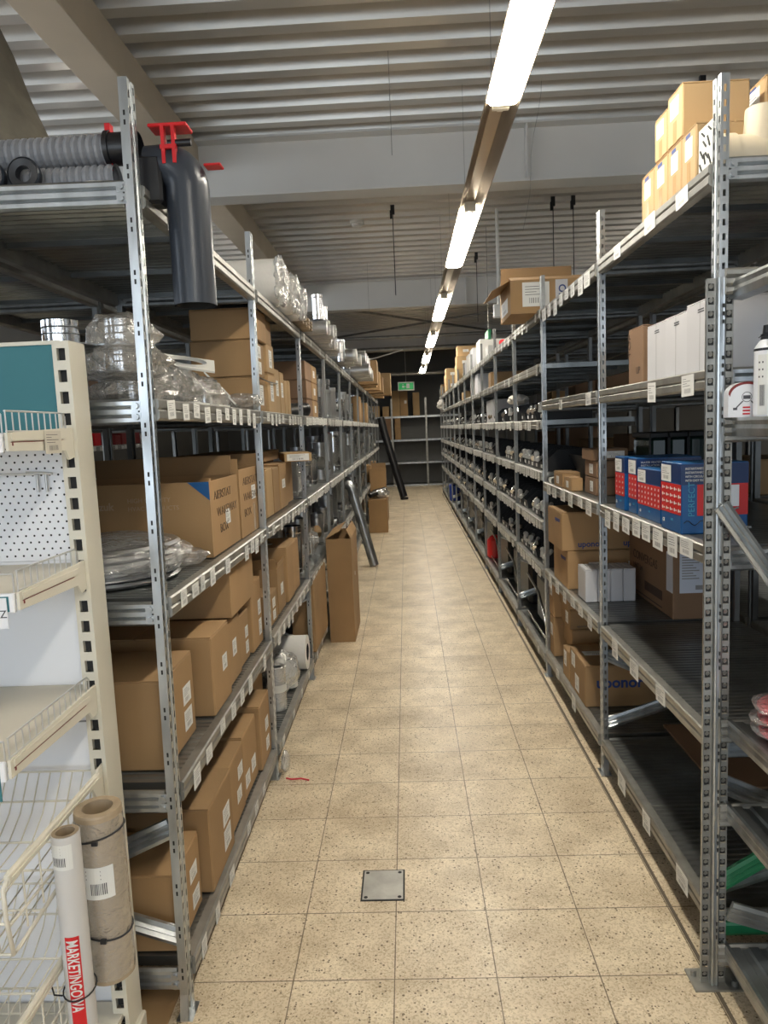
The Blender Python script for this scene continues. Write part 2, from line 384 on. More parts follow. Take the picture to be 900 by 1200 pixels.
# ------------------------------------------------------------------ camera
fpx, yaw, pit, rol, camh = 852.1, -.0345, .1145, -.0421, 1.6116
cy_, sy_, cp_, sp_, cr_, sr_ = cos(yaw), sin(yaw), cos(pit), sin(pit), cos(rol), sin(rol)
fw = Vector((sy_*cp_, cy_*cp_, -sp_)); rt = Vector((cy_, -sy_, 0)); up = rt.cross(fw)
r2 = rt*cr_+up*sr_; u2 = up*cr_-rt*sr_
cam = bpy.data.cameras.new('camera'); co = bpy.data.objects.new('camera', cam); COL.objects.link(co)
mw = Matrix((( r2.x, u2.x, -fw.x, 0), (r2.y, u2.y, -fw.y, 0), (r2.z, u2.z, -fw.z, camh), (0, 0, 0, 1)))
co.matrix_world = mw
cam.sensor_fit = 'VERTICAL'; cam.sensor_height = 36; cam.lens = fpx*36/1200; cam.clip_start = .05; cam.clip_end = 200
S.camera = co

# ------------------------------------------------------------------ the room
X0, X1, Y0, Y1, ZC = -5.2, 5.6, -5.0, 21.2, 3.83
struct('floor', MB().box(X0, X1, Y0, Y1, -.1, 0), 'floor')
struct('trim_1', MB().box(.809, .820, Y0, 17.5, -.001, .0012), 'joint')['label'] = 'dark movement joint in the tiled floor'
cb = MB(); y = Y0; P = .25
while y < Y1:
    a = [(y, ZC), (y+.09, ZC), (y+.115, ZC+.085), (y+.225, ZC+.085), (y+.25, ZC)]
    for (ya, za), (yb, zb) in zip(a, a[1:]): cb.quad((X0, ya, za), (X0, yb, zb), (X1, yb, zb), (X1, ya, za))
    y += P
cb.box(X0, X1, Y0, Y1, ZC+.09, ZC+.14)
struct('ceiling', cb, 'ceiling')
struct('wall_left', MB().box(X0-.1, X0, Y0, Y1, 0, ZC+.1), 'wall')
struct('wall_right', MB().box(X1, X1+.1, Y0, Y1, 0, ZC+.1), 'wall')
struct('wall_back', MB().box(X0, X1, Y1, Y1+.1, 0, ZC+.1), 'wall')
struct('wall_front', MB().box(X0, X1, Y0-.1, Y0, 0, .4).box(X0, X1, Y0-.1, Y0, 3.2, ZC+.1).box(X0, -4.6, Y0-.1, Y0, .4, 3.2).box(4.6, X1, Y0-.1, Y0, .4, 3.2), 'wall')
def ibeam(n, y, zb, zt, wd=.2):
    h = zt-zb
    p = [(-wd/2, 0), (wd/2, 0), (wd/2, .018), (.006, .022), (.006, h-.022), (wd/2, h-.018), (wd/2, h), (-wd/2, h), (-wd/2, h-.018), (-.006, h-.022), (-.006, .022), (-wd/2, .018)]
    mb = MB().prism(p, (X0, y, zb), (X1, y, zb))
    for x in (-4, -1.9, .98, 3.4): mb.box(x-.006, x+.006, y-wd/2+.01, y+wd/2-.01, zb+.02, zt-.02)
    struct('trim_%d' % n, mb, 'beam')['label'] = 'white steel ceiling beam'
ibeam(2, 5.80, 3.40, 3.83); ibeam(3, 11.27, 3.40, 3.83); ibeam(4, 16.74, 3.40, 3.83); ibeam(5, .33, 3.40, 3.83)
hb = MB()
for x in (-1.62, 3.9):
    hb.box(x-.115, x+.115, Y0, 11.1, 3.60, 3.835, b=.006)
struct('trim_6', hb, 'purlin')['label'] = 'beige steel purlin under the ceiling'
br = MB()
for (a, b) in (((-.9, 11.4, 3.45), (3.2, 16.6, 3.45)), ((2.6, 11.4, 3.45), (-3.4, 16.6, 3.45))): br.tube([a, b], .02, 8)
br.tube([(X0, 13.9, 3.3), (X1, 13.9, 3.3)], .03, 8); br.tube([(X0, 15.1, 3.2), (X1, 15.1, 3.2)], .05, 10); br.tube([(X0, 18.6, 2.95), (X1, 18.6, 2.95)], .04, 10)
struct('trim_7', br, 'dull')['label'] = 'bracing rods and pipes under the far ceiling'

# ------------------------------------------------------------------ racking
def perf_face(mb, O, u, v, n, w, H, hw, hh, pitch, z0=.02, m=0, mh=1, depth=.004, tear=False, thru=False):
    """a strip w wide along u, H tall along v, with a punched slot every pitch"""
    a0, a1 = (w-hw)/2, (w+hw)/2; z = 0
    Q = lambda aa, bb, c, d, mm, off=0.: mb.add([O+u*aa+v*c+n*off, O+u*bb+v*c+n*off, O+u*bb+v*d+n*off, O+u*aa+v*d+n*off], [(0, 1, 2, 3)], m=mm)
    Q(0, a0, 0, H, m); Q(a1, w, 0, H, m)
    z = 0; k = z0
    while k+hh < H:
        Q(a0, a1, z, k, m)
        if not thru: Q(a0, a1, k, k+hh, mh, -depth)
        if tear: c_ = O+u*((a0+a1)/2)+v*(k+hh*.62); mb.add([c_+u*(hw*.40*cos(2*pi*i/10))+v*(hh*.34*sin(2*pi*i/10))-n*(.003 if i > 5 else .0005) for i in range(10)], [list(range(10))], m=2)
        # slot walls
        for (p, q) in ((a0, k), (a1, k)):
            mb.add([O+u*p+v*k, O+u*p+v*(k+hh), O+u*p+v*(k+hh)-n*depth, O+u*p+v*k-n*depth], [(0, 1, 2, 3)], m=m)
        z = k+hh; k += pitch
    Q(a0, a1, z, H, m)
def post(x, y, sgn, H, near, parent, dx=0., foot=True, m='steel'):
    """upright: face x is the aisle side, sgn +1 when the aisle lies at +x. 55 mm along y, 30 mm deep"""
    mb = MB(); D = .0225; W = .050; V = Vector; z0 = 0
    xi = x-sgn*D
    # flanges facing -y and +y
    if near and sgn < 0: perf_face(mb, V((min(xi, x), y-W/2, z0)), V((1, 0, 0)), V((0, 0, 1)), V((0, -1, 0)), D, H, .008, .017, .037, z0=.03, thru=True)
    else: mb.quad((xi, y-W/2, z0), (x, y-W/2, z0), (x, y-W/2, H), (xi, y-W/2, H))
    mb.quad((x, y+W/2, z0), (xi, y+W/2, z0), (xi, y+W/2, H), (x, y+W/2, H))
    sw = .018
    for ys in (y-W/2, y+W/2-sw):
        if near:
            n = V((sgn, 0, 0)); uu = V((0, 1, 0))
            perf_face(mb, V((x, ys, z0)), uu, V((0, 0, 1)), n, sw, H, .009, .018, .037, z0=.03+(.018 if ys > y else 0), thru=True)
        else: mb.quad((x, ys, z0), (x, ys+sw, z0), (x, ys+sw, H), (x, ys, H))
    # centre channel recess
    r = .010; ya, yb = y-W/2+sw, y+W/2-sw; xc = x-sgn*r
    mb.quad((x, ya, z0), (xc, ya+.003, z0), (xc, ya+.003, H), (x, ya, H)); mb.quad((xc, ya+.003, z0), (xc, yb-.003, z0), (xc, yb-.003, H), (xc, ya+.003, H)); mb.quad((xc, yb-.003, z0), (x, yb, z0), (x, yb, H), (xc, yb-.003, H))
    # back lips
    mb.quad((xi, y-W/2, z0), (xi, y-W/2+.012, z0), (xi, y-W/2+.012, H), (xi, y-W/2, H)); mb.quad((xi, y+W/2-.012, z0), (xi, y+W/2, z0), (xi, y+W/2, H), (xi, y+W/2-.012, H))
    if near and sgn > 0:                                  # punched marks on the camera-side flange
        k = .12
        while k < H-.05:
            for q in (0, .022): mb.box(x-sgn*.014, x-sgn*.009, y-W/2-.0004, y-W/2, k+q, k+q+.012, m=1)
            k += .125
    o = mb.build('post', [m, 'hole'], parent)
    if foot:
        f = MB(); f.box(min(xi, x)-.012, max(xi, x)+.012, y-W/2-.012, y+W/2+.012, 0, .004)
        f.add([(xi, y-W/2-.012, .004), (x, y-W/2-.012, .004), (x, y-W/2-.001, .075), (xi, y-W/2-.001, .075)], [(0, 1, 2, 3)])
        f.tube([(x-sgn*.01, y-W/2-.006, .004), (x-sgn*.01, y-W/2-.006, .014)], .006, 6)
        f.build('foot_plate', m, o)
    return o
RIDGE = [(0, 0), (.006, 0), (.012, .006), (.012, .016), (.005, .021), (.012, .026), (.012, .038), (.005, .043), (.012, .048), (.012, .058), (.006, .064), (0, .064)]
def side_beam(parent, xa, xb, y, ztop, m='steel', face_=-1):
    prof = [(a*(1), b-.064) for a, b in RIDGE]
    mb = MB().prism(prof, (xa, y, ztop), (xb, y, ztop)) if face_ < 0 else MB().prism(prof, (xb, y, ztop), (xa, y, ztop))
    for xe in (xa, xb):
        s = 1 if xe == min(xa, xb) else -1
        for zz in (ztop-.018, ztop-.046): mb.tube([(xe+s*.004, y-.010, zz), (xe+s*.004, y-.021, zz)], .008, 7); mb.box(xe+s*.004-.012, xe+s*.004+.012, y-.014, y-.011, zz-.012, zz+.012)
    return mb.build('side_beam', m, parent)
def brace(parent, p0, p1, m='steel', w=.045, name='brace'):
    p = [(-w/2, 0), (-w/2, .010), (-w*.3, .013), (-w*.15, .004), (0, .004+.008), (w*.15, .004), (w*.3, .013), (w/2, .010), (w/2, 0)]
    p = [(b, a) for a, b in p]
    d = Vector(p1)-Vector(p0); up_ = Vector((-d.z, 0, d.x)).normalized() if abs(d.y) < .01 else Vector((0, 0, 1))
    mb = MB().prism(p, p0, p1, up=up_)
    return mb.build(name, m, parent)
def shelf(parent, xa, xb, y0, y1, zt, sgn, ntag, tagsize=(.05, .045), strip=False, mdeck='deck', rib=.028, tag_m='paper', npan=3):
    rib, rd = (.044, .010) if zt > 1.4 else (.028, .0035)
    """deck with ribs across, aisle beam, rear beam and price labels; xa = aisle edge, xb = rear edge"""
    mb = MB(); lo, hi = min(xa, xb)+.004, max(xa, xb)-.004
    L = (y1-y0)/npan
    for k in range(npan):
        ya, yb = y0+k*L+.002, y0+(k+1)*L-.002
        n = max(2, int((yb-ya)/rib)); st = (yb-ya)/n
        pts = []
        for i in range(n):
            a = ya+i*st
            pts += [(a, zt), (a+st*.55, zt), (a+st*.68, zt-rd), (a+st*.86, zt-rd)]
        pts.append((yb, zt))
        pts = [(ya, zt-.028)]+pts+[(yb, zt-.028)]
        vs = [(x, yy, zz) for x in (lo, hi) for yy, zz in pts]; q = len(pts)
        mb.add(vs, [[i, i+1, q+i+1, q+i] for i in range(q-1)])
        mb.box(lo, hi, ya, ya+.012, zt-.029, zt-.028); mb.box(lo, hi, yb-.012, yb, zt-.029, zt-.028)
    sh = mb.build('shelf', mdeck, parent)
    # aisle beam: face with a groove
    pr = [(0, 0), (.004, 0), (.009, -.004), (.009, -.022), (.004, -.027), (.009, -.032), (.009, -.050), (.004, -.056), (-.022, -.056), (-.022, -.050), (-.002, -.050), (-.002, -.004), (-.022, -.004), (-.022, 0)]
    f = MB().prism([(s_, b) for s_, b in pr], (xa, y0, zt+.001), (xa, y1, zt+.001)) if sgn > 0 else MB().prism([(s_, b) for s_, b in pr], (xa, y1, zt+.001), (xa, y0, zt+.001))
    f.build('aisle_beam', 'dull', sh)
    r = MB().prism([(0, 0), (.004, 0), (.009, -.006), (.009, -.05), (.0, -.056), (-.03, -.056), (-.03, 0)], (xb, y0, zt-.002), (xb, y1, zt-.002))
    r.build('rear_beam', 'dull', sh)
    n = V3 = Vector((sgn, 0, 0)); U = Vector((0, sgn, 0)); Vz = Vector((0, 0, 1))
    xf = xa+sgn*.0095
    if ntag > 6 and strip:
        mb = MB(); st = (y1-y0-.1)/ntag
        for i in range(ntag):
            if random.random() < .08: continue
            w = st*random.uniform(.6, .85); hh = tagsize[1]*random.uniform(.85, 1.1); yy = y0+.05+st*i+random.uniform(0, st*.2)
            dz = random.uniform(-.006, .004)
            O = Vector((xf, yy if sgn > 0 else yy+w, zt-.006-hh+dz))
            c = card_mb(O, U, Vz, n, w, hh); mb.add(c.v, [f_ for f_ in c.f]); 
            for q in range(len(c.f)): mb.mi[-len(c.f)+q] = c.mi[q]
        mb.build('price_labels', [tag_m, 'ink'], sh)['kind'] = 'stuff' if ntag > 100 else 'thing'
    elif ntag:
        st = (y1-y0-.12)/ntag
        for i in range(ntag):
            if random.random() < .12: continue
            w = min(tagsize[0], st*.95)*random.uniform(.75, 1.1); hh = tagsize[1]*random.uniform(.7, 1.25); yy = y0+.06+st*i+random.uniform(0, st*.25)
            O = Vector((xf, yy if sgn > 0 else yy+w, zt-.004-hh+random.uniform(-.01, .004)))
            ta = random.uniform(-.06, .06); U2 = (U*cos(ta)+Vz*sin(ta)); V2 = (Vz*cos(ta)-U*sin(ta))
            card_mb(O, U2, V2, n, w, hh, t=.0012).build('price_label', [tag_m, 'ink'], sh)
    return sh
ORD = ['first', 'second', 'third', 'fourth', 'fifth', 'sixth', 'seventh', 'eighth', 'ninth', 'tenth', 'eleventh', 'twelfth', 'thirteenth', 'fourteenth']
def bay(side, k, n, y0, y1, levels, tags, H=2.48, first=False, near=False, xa=None, depth=.60, label=None, strip=True, tagsize=(.05, .045), rear=True, braces=True, group=None, skip_first_side=False):
    sgn = 1 if side == 'left' else -1
    if xa is None: xa = -.665 if side == 'left' else .842
    xb = xa-sgn*depth
    t = thing('shelving_bay', label or 'galvanised steel shelving bay, %s from the front on the %s of the aisle' % (ORD[k], side), 'shelving', ((xa+xb)/2, (y0+y1)/2, 0), group)
    for j, yy in enumerate([y0, y1] if first else [y1]):
        fm = 'steel' if (near and k < 2 and xa in (-.665, .842)) else 'shaded_steel'
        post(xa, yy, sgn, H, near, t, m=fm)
        if rear: post(xb, yy, -sgn, H, False, t, m='shaded_steel')
        for z in levels: side_beam(t, min(xa, xb)+.028, max(xa, xb)-.028, yy-.012, z, m='steel' if (first and j == 0 and fm == 'steel') else 'shaded_steel')
        if braces:
            l, r = min(xa, xb)+.02, max(xa, xb)-.02
            if sgn > 0: l, r = r, l
            # r is the rear side for the left row (mirror for the right)
            for (za, zb) in ((.42, .56), (.42, .22)): pass
            brace(t, (r, yy-.006, .30), (l, yy-.006, .56), w=.055); brace(t, (r, yy+.002, .42), (l, yy+.002, .235), w=.055)
    for z, nt_ in zip(levels, tags):
        shelf(t, xa, xb, y0+(.028 if first else .03), y1-.03, z, sgn, nt_, strip=strip, tagsize=tagsize)
    if side == 'left' and xa > -1: t.rotation_euler = (0, .011, 0)
    return t
LV = [.15, .67, 1.19, 1.715, 2.245]
RV = [.17, .70, 1.243, 1.735, 2.275]
FV = [.13, .68, .985, 1.30, 1.62, 1.965, 2.29]
ly = [1.86, 3.25, 4.61, 6.0, 7.4, 8.8, 10.2, 11.6, 13.0, 14.4, 15.8, 17.2]
ry = [2.03, 3.21, 4.53, 5.72, 6.91, 8.10, 9.29, 10.48, 11.67, 12.86, 14.05, 15.24, 16.43, 17.62]
for k in range(len(ly)-1):
    bay('left', k, 0, ly[k], ly[k+1], LV, ([8, 8, 12, 10, 2] if k == 0 else [4, 8, 10, 11, 0] if k == 1 else [4, 8, 11, 12, 4]), first=(k == 0), near=(k < 2), strip=(k > 1), tagsize=(.06, .052))
for k in range(len(ry)-1):
    if k < 2: bay('right', k, 0, ry[k], ry[k+1], RV, ([3, 4, 8, 3, 3] if k == 0 else [3, 6, 6, 2, 8]), first=(k == 0), near=True, strip=False, tagsize=(.095, .065))
    else: bay('right', k, 0, ry[k], ry[k+1], FV, [2, 8, 11, 11, 11, 3, 6] if k % 2 == 0 else [2, 9, 11, 10, 11, 4, 5], near=(k < 4), strip=True, tagsize=(.05, .056))
# rows standing back to back with the two aisle rows
for k in range(0, 6):
    bay('right', k, 0, ry[k], ry[k+1], RV, [0]*5, first=(k == 0), xa=1.50, depth=.6, braces=False,
        label='rear shelving bay behind the right-hand row, %s from the front' % ORD[k])
for k in range(0, 6):
    bay('left', k, 0, ly[k], ly[k+1], LV, [0]*5, first=(k == 0), xa=-1.33, depth=.6, braces=False,
        label='rear shelving bay behind the left-hand row, %s from the front' % ORD[k])
# the row across the neighbouring aisle, seen through the gaps on the left
for k in range(0, 5):
    bay('left', k, 0, 2.6+1.4*k, 2.6+1.4*(k+1), [.15, .8, 1.2, 1.55, 1.9], [0, 6, 12, 14, 8], first=(k == 0), xa=-3.35, depth=.6, braces=False,
        label='shelving bay across the neighbouring left aisle, %s from the front' % ORD[k])
# near right-hand unit with the wide punched upright
def near_unit():
    t = thing('end_shelving_unit', 'nearer galvanised shelving unit with wide punched upright at right edge', 'shelving', (1.2, 1.45, 0))
    V = Vector
    def wide_post(x, y, H):
        mb = MB(); W = .068; s = .022; V_ = V((0, 0, 1)); n = V((0, -1, 0)); U = V((1, 0, 0))
        x0 = x-W/2
        perf_face(mb, V((x0, y, 0)), U, V_, n, s, H, .015, .019, .034, z0=.02, tear=True, m=2)
        perf_face(mb, V((x0+W-s, y, 0)), U, V_, n, s, H, .015, .019, .034, z0=.02, tear=True, m=2)
        mb.prism([(-.012, -.001), (-.010, .012), (-.006, .014), (-.003, .011), (.003, .011), (.006, .014), (.010, .012), (.012, -.001)], (x, y, 0), (x, y, H), up=(0, -1, 0))
        mb.box(x0, x0+.002, y+.0005, y+.010, 0, H); mb.box(x0+W-.002, x0+W, y+.0005, y+.045, 0, H)
        k = .15
        while k < H:
            for q in (0, .02, .04): mb.box(x+.001, x+.004, y-.0150, y-.0138, k+q, k+q+.010, m=1)
            k += .13
        p = mb.build('post', ['steel', 'hole', 'dull'], t)
        f = MB().box(x-.06, x+.075, y-.03, y+.055, 0, .006).tube([(x+.055, y-.012, .006), (x+.055, y-.012, .022)], .009, 6).tube([(x-.045, y+.03, .006), (x-.045, y+.03, .02)], .008, 6)
        f.build('foot_plate', 'dull', p)
        return p
    H = 1.955
    wide_post(.814, 1.93, H); wide_post(1.50, 1.93, H); wide_post(1.50, .72, H); wide_post(.814, .72, H)
    xa, xb = .848, 1.46
    for z in (.135, .55, .79, 1.60, 1.945):
        mb = MB(); n = 12; w = (xb-xa)/n; pts = []
        for i in range(n): a = xa+i*w; pts += [(a, z), (a+w*.5, z), (a+w*.6, z-.006), (a+w*.9, z-.006)]
        pts.append((xb, z)); ya, yb = .74, 1.90; q = len(pts)
        mb.add([(a, yy, b) for yy in (ya, yb) for a, b in pts], [[i, i+1, q+i+1, q+i] for i in range(q-1)])
        sh = mb.build('shelf', 'deck', t)
        MB().prism([(-.0, 0), (.010, 0), (.014, -.008), (.010, -.018), (.014, -.028), (.010, -.046), (-.02, -.05), (-.02, -.045), (.004, -.04), (.004, -.006), (0, -.006)], (xa, 1.93, z+.002), (xa, .74, z+.002)).build('side_beam', 'steel', sh)
        MB().prism([(a, b-.064) for a, b in RIDGE], (xa-.03, 1.915, z+.03 if z > 1.9 else z+.002), (xb, 1.915, z+.03 if z > 1.9 else z+.002)).build('end_beam', 'dull', sh)
    brace(t, (.812, 1.910, 1.375), (1.49, 1.910, .38), w=.042)
    brace(t, (.845, 1.905, .245), (1.49, 1.905, .03), w=.055, m='dull')
    brace(t, (.845, 1.965, .29), (1.49, 1.965, .68), w=.05, m='green')['label'] = 'green painted brace'
    brace(t, (.86, 1.985, .135), (1.49, 1.985, .135), w=.04, m='green')['label'] = 'green painted rail'
near_unit()

# ------------------------------------------------------------------ light fixtures
def fixture(x, y0, y1, z, lit, label):
    t = thing('fluorescent_fixture', label, 'light fixture', (x, (y0+y1)/2, z), 'line of ceiling light fixtures over the aisle')
    pr = [(-.075, -.01), (-.045, .035), (-.03, .05), (.03, .05), (.045, .035), (.075, -.01), (.071, -.01), (.042, .031), (.028, .045), (-.028, .045), (-.042, .031), (-.071, -.01)]
    MB().prism(pr, (x, y0, z), (x, y1, z)).build('reflector', 'reflector', t)
    MB().box(x-.03, x+.03, y0, y1, z+.05, z+.085).build('housing', 'housing', t)
    for ye, s in ((y0, 1), (y1, -1)):
        MB().box(x-.035, x+.035, ye+s*.005, ye+s*.03, z-.012, z+.045).box(x-.012, x+.012, ye+s*.03, ye+s*.045, z-.01, z+.02).build('lamp_holder', 'cream', t)
    if lit:
        MB().tube([(x, y0+.04, z+.004), (x, y1-.04, z+.004)], .017, 12).build('lamp_tube', 'tube', t)
        # the lamp fills the mouth of its reflector with a prismatic cover
        MB().prism([(-.066, -.008), (-.05, -.022), (.05, -.022), (.066, -.008)], (x, y0+.05, z), (x, y1-.05, z)).build('diffuser', 'diff', t)
    for yy in (y0+.3,):
        MB().tube([(x, yy, z+.085), (x, yy, ZC+.04)], .0015, 4).build('hanging_wire', 'dull', t)
M['diff'] = emis('lit_diffuser', (1., .93, .80), 35.)
LX, LZ = .455, 2.95
segs = [(-4.55, -3.05, 1), (-3.05, -1.55, 0), (-1.55, .1, 1), (.1, 1.7, 0), (1.7, 3.27, 1), (3.27, 4.78, 0), (4.78, 6.38, 1), (6.38, 7.88, 0), (7.88, 9.45, 1), (9.45, 10.95, 0), (10.95, 12.5, 1), (12.5, 14.0, 0), (14.0, 15.55, 1), (15.55, 17.0, 0), (17.0, 18.4, 1)]
dsc = {(1.7): 'nearest lit fluorescent fixture, running out of the top of the picture', 3.27: 'unlit fixture with bare brown reflector crossing the first ceiling beam', 4.78: 'second lit fluorescent fixture, just beyond the first ceiling beam', 6.38: 'unlit fixture between the second and third lit lamps', 7.88: 'third lit fluorescent fixture from the camera', 9.45: 'unlit fixture just beyond the third lit lamp', 10.95: 'fourth lit fluorescent fixture, near the second ceiling beam', 12.5: 'unlit fixture just beyond the fourth lit lamp', 14.0: 'fifth lit fluorescent fixture from the camera', 15.55: 'unlit fixture just beyond the fifth lit lamp', 17.0: 'farthest small lit fluorescent fixture at the end of the line'}
for a, b, l in segs: fixture(LX, a, b, LZ, l, dsc.get(a, 'ceiling light fixture behind the camera at distance %.0f' % -a))
def wire(pts, label, r=.0018, m='dull', nm='hanging_cable'):
    return tag(MB().tube(pts, r, 5).build(nm, m), label, 'cable')
def sway(a, b, amp):
    a, b = Vector(a), Vector(b); return [a.lerp(b, i/8)+Vector((sin(i*1.3)*amp, 0, 0)) for i in range(9)]
wire(sway((.98, 5.1, 3.9), (.92, 5.55, 3.0), .012), 'thin cable looping down right of the nearest lit lamp')
wire(sway((.70, 4.4, 3.9), (.50, 5.0, 3.0), .012), 'thin cable slanting down to the light line beside the first beam', m='housing')
wire([(-.02, 4.6, 3.9), (-.02, 4.62, 3.25)], 'thin straight wire hanging left of the light line', r=.0025)
wire([(-.44, 10.2, 3.9), (-.44, 10.2, 3.1)], 'thin wire hanging left of the second lit lamp beyond the first beam')
t = thing('conduit_drop', 'white vertical conduit pipe hanging down beside the second lit lamp', 'conduit', (1.03, 7.9, 2.75))
MB().tube([(1.03, 7.9, 2.85), (1.03, 7.9, 3.83)], .018, 10).build('pipe', 'housing', t)
MB().box(.97, 1.09, 7.87, 7.93, 2.72, 2.86, b=.01).build('junction_box', 'housing', t)
t = thing('exit_sign', 'small green emergency exit sign hanging edge-on above the open carton', 'sign', (1.0, 8.6, 2.5))
MB().box(.98, 1.01, 8.5, 8.85, 2.52, 2.68).build('panel', 'green', t); MB().tube([(.995, 8.6, 2.68), (.995, 8.6, 3.83)], .004, 6).build('rod', 'dull', t)
t = thing('smoke_detector', 'small round white detector on the ceiling left of the lamps', 'detector', (-.44, 8.1, 3.83))
MB().lathe([(0, -.06), (.05, -.055), (.06, -.03), (.075, -.028), (.075, 0)], (-.44, 8.1, 3.83)).build('head', 'housing', t)
MB().tube([(-3.5, 8.12, 3.80), (-.5, 8.12, 3.80)], .008, 6).build('wire_run', 'housing', t)
for i, (x, y) in enumerate([(1.55, 7.6), (1.75, 7.6), (2.06, 5.2), (2.2, 5.2), (1.72, 2.72), (-.05, 7.6), (1.0, 9.8)]):
    t = thing('ceiling_hanger', ['rod hanger pair on the deck just right of the open carton, left one', 'rod hanger pair on the deck right of the open carton, right one', 'black rod hanger left of the boxes on the top right shelf', 'black rod hanger touching the boxes on the top right shelf', 'black clamp and rod hanging at the upper right corner', 'small hanger on the deck just beyond the first beam', 'small far hanger on the deck behind the light line'][i], 'hanger', (x, y, 3.83))
    MB().box(x-.02, x+.02, y-.012, y+.012, 3.74, 3.85).box(x-.028, x-.006, y-.01, y+.01, 3.70, 3.78).build('clamp', 'black', t)
    MB().tube([(x, y, 3.74), (x, y, 2.95)], .005, 6).build('rod', 'black', t)
wire([(-1.5, 13.5, 2.75)]+[(-1.5+1.5*i/6, 13.5+.3*i/6, 2.75+.30*(i/6)**1.5) for i in range(1, 7)], 'pale cable sagging across the far end below the ceiling', r=.012, m='housing')

# ------------------------------------------------------------------ far end of the aisle
YE = 20.1
for k, (xa_, xb_) in enumerate([(-2.25, -1.31), (-1.31, -.37), (-.37, .57), (.57, 1.51)]):
    t = thing('far_shelving_rack', ['rack across the far end, bay hidden behind the left row', 'rack across the far end, bay behind the leaning black pipe', 'rack across the far end, middle bay under the exit sign', 'rack across the far end, bay behind the right-hand row'][k], 'shelving', ((xa_+xb_)/2, YE, 0))
    for x in ([xa_, xb_] if k == 0 else [xb_]):
        for y in (YE, YE+.5): MB().box(x-.022, x+.022, y-.015, y+.015, 0, 2.4).box(x-.008, x+.008, y-.019, y-.015, 0, 2.4).build('post', 'dull', t)
    for z in (.04, .66, 1.28, 1.92):
        MB().box(xa_+.02, xb_-.02, YE, YE+.5, z-.012, z).build('shelf', 'deck', t); MB().box(xa_+.02, xb_-.02, YE-.012, YE, z-.05, z+.002).build('beam', 'steel', t)
    MB().box(xa_, xb_, YE+.52, YE+.53, .05, 1.9).build('back_sheet', 'grey_sheet', t)
for i, (x0, x1, z0, z1, mm, lb) in enumerate([(-1.05, -.70, 1.92, 2.22, 'card_light', 'low light carton on the far rack, left of the tall ones'), (-.62, -.44, 1.92, 2.2, 'card_light', 'small light carton with cable on top of the far rack'), (-.35, -.14, 1.92, 2.62, 'card_light', 'tall light carton on top of the far rack, leftmost tall one'), (-.13, .08, 1.92, 2.6, 'card', 'tall brown carton on top of the far rack with white label'), (.22, .40, 1.92, 2.55, 'card_light', 'narrow tall carton under the exit sign on the far rack'), (-.30, -.14, 1.28, 1.90, 'card', 'narrow upright carton inside the far rack'), (-.55, -.40, 1.28, 1.90, 'card_dark', 'dark red-brown carton inside the far rack')]):
    carton('cardboard_box', lb, x0, x1, YE+.02, YE+.42, z0, z1, m=mm, labels=[('-y', .55, .5, .3, .12)] if i in (3,) else ())
t = thing('emergency_exit_sign', 'green running-man emergency exit sign over the far end of the aisle', 'sign', (.06, 19.4, 2.62))
MB().box(-.17, .27, 19.38, 19.42, 2.57, 2.80, b=.008).build('housing', 'housing', t)
pm = MB(); pm.box(-.14, .24, 19.377, 19.38, 2.60, 2.77); pm.build('panel', 'exitgreen', t)
fm = MB().box(-.05, .0, 19.374, 19.377, 2.65, 2.70).tube([(-.03, 19.375, 2.72), (-.03, 19.376, 2.74)], .012, 6).box(.06, .14, 19.374, 19.377, 2.63, 2.75).box(-.02, .06, 19.374, 19.377, 2.67, 2.68); fm.build('pictogram', 'paper', t)
MB().tube([(.05, 19.4, 2.80), (.05, 19.4, 3.83)], .006, 6).build('rod', 'housing', t)

# ------------------------------------------------------------------ cartons on the left-hand row
def L(label, x1, wd, y0, y1, z0, h, **kw):
    return carton('cardboard_box', label, x1-wd, x1, y0, y1, z0+.001, z0+h, **kw)
two = [('+x', .62, .45, .26, .22), ('+x', .62, .14, .26, .24)]
one = [('+x', .55, .42, .26, .2)]
g = 'brown cartons on the left lower shelves'
z = .15
L('carton on the lowest left shelf, nearest the camera, behind the crossed braces', -.70, .50, 1.90, 2.13, z, .235, labels=[('+x', .55, .5, .3, .2), ('+x', .6, .12, .3, .22)], group=g)
L('carton on the lowest left shelf, second from the front upright, two labels', -.672, .52, 2.165, 2.45, z, .285, labels=[('+x', .55, .45, .3, .22), ('+x', .55, .15, .3, .25)], group=g)
L('carton on the lowest left shelf, third from the front upright', -.69, .50, 2.465, 2.72, z, .265, labels=[('+x', .62, .55, .3, .2), ('+x', .5, .25, .28, .2)], group=g)
L('carton on the lowest left shelf, fourth from the front upright', -.695, .50, 2.735, 2.985, z, .27, labels=[('+x', .55, .2, .3, .22), ('+x', .1, .15, .3, .22)], group=g)
L('carton on the lowest left shelf, fifth, just before the second upright', -.68, .52, 3.0, 3.22, z, .29, labels=[('+x', .5, .45, .3, .2), ('+x', .5, .14, .3, .2)], group=g)
L('small dark carton at the back of the lowest left shelf', -1.0, .2, 2.2, 2.5, z+.29, .12, m='card_dark')
z = .67
L('large plain carton on the second left shelf, nearest the camera', -.712, .50, 1.95, 2.235, z, .265, labels=two, group=g)
L('carton on the second left shelf, second from the front', -.675, .52, 2.34, 2.565, z, .275, labels=one, group=g)
L('carton on the second left shelf, third from the front, same height as its neighbour', -.69, .50, 2.585, 2.80, z, .25, labels=[('+x', .4, .4, .28, .25)], group=g)
L('carton on the second left shelf under the open carton', -.70, .50, 2.815, 3.0, z, .215, labels=two, group=g)
L('wide carton with torn flap lying on top of two cartons on the second left shelf', -.672, .56, 2.62, 3.02, z+.265, .185, open_=[('+x', .035, -20), ('+y', .10, 35)], group=g, jit=False)
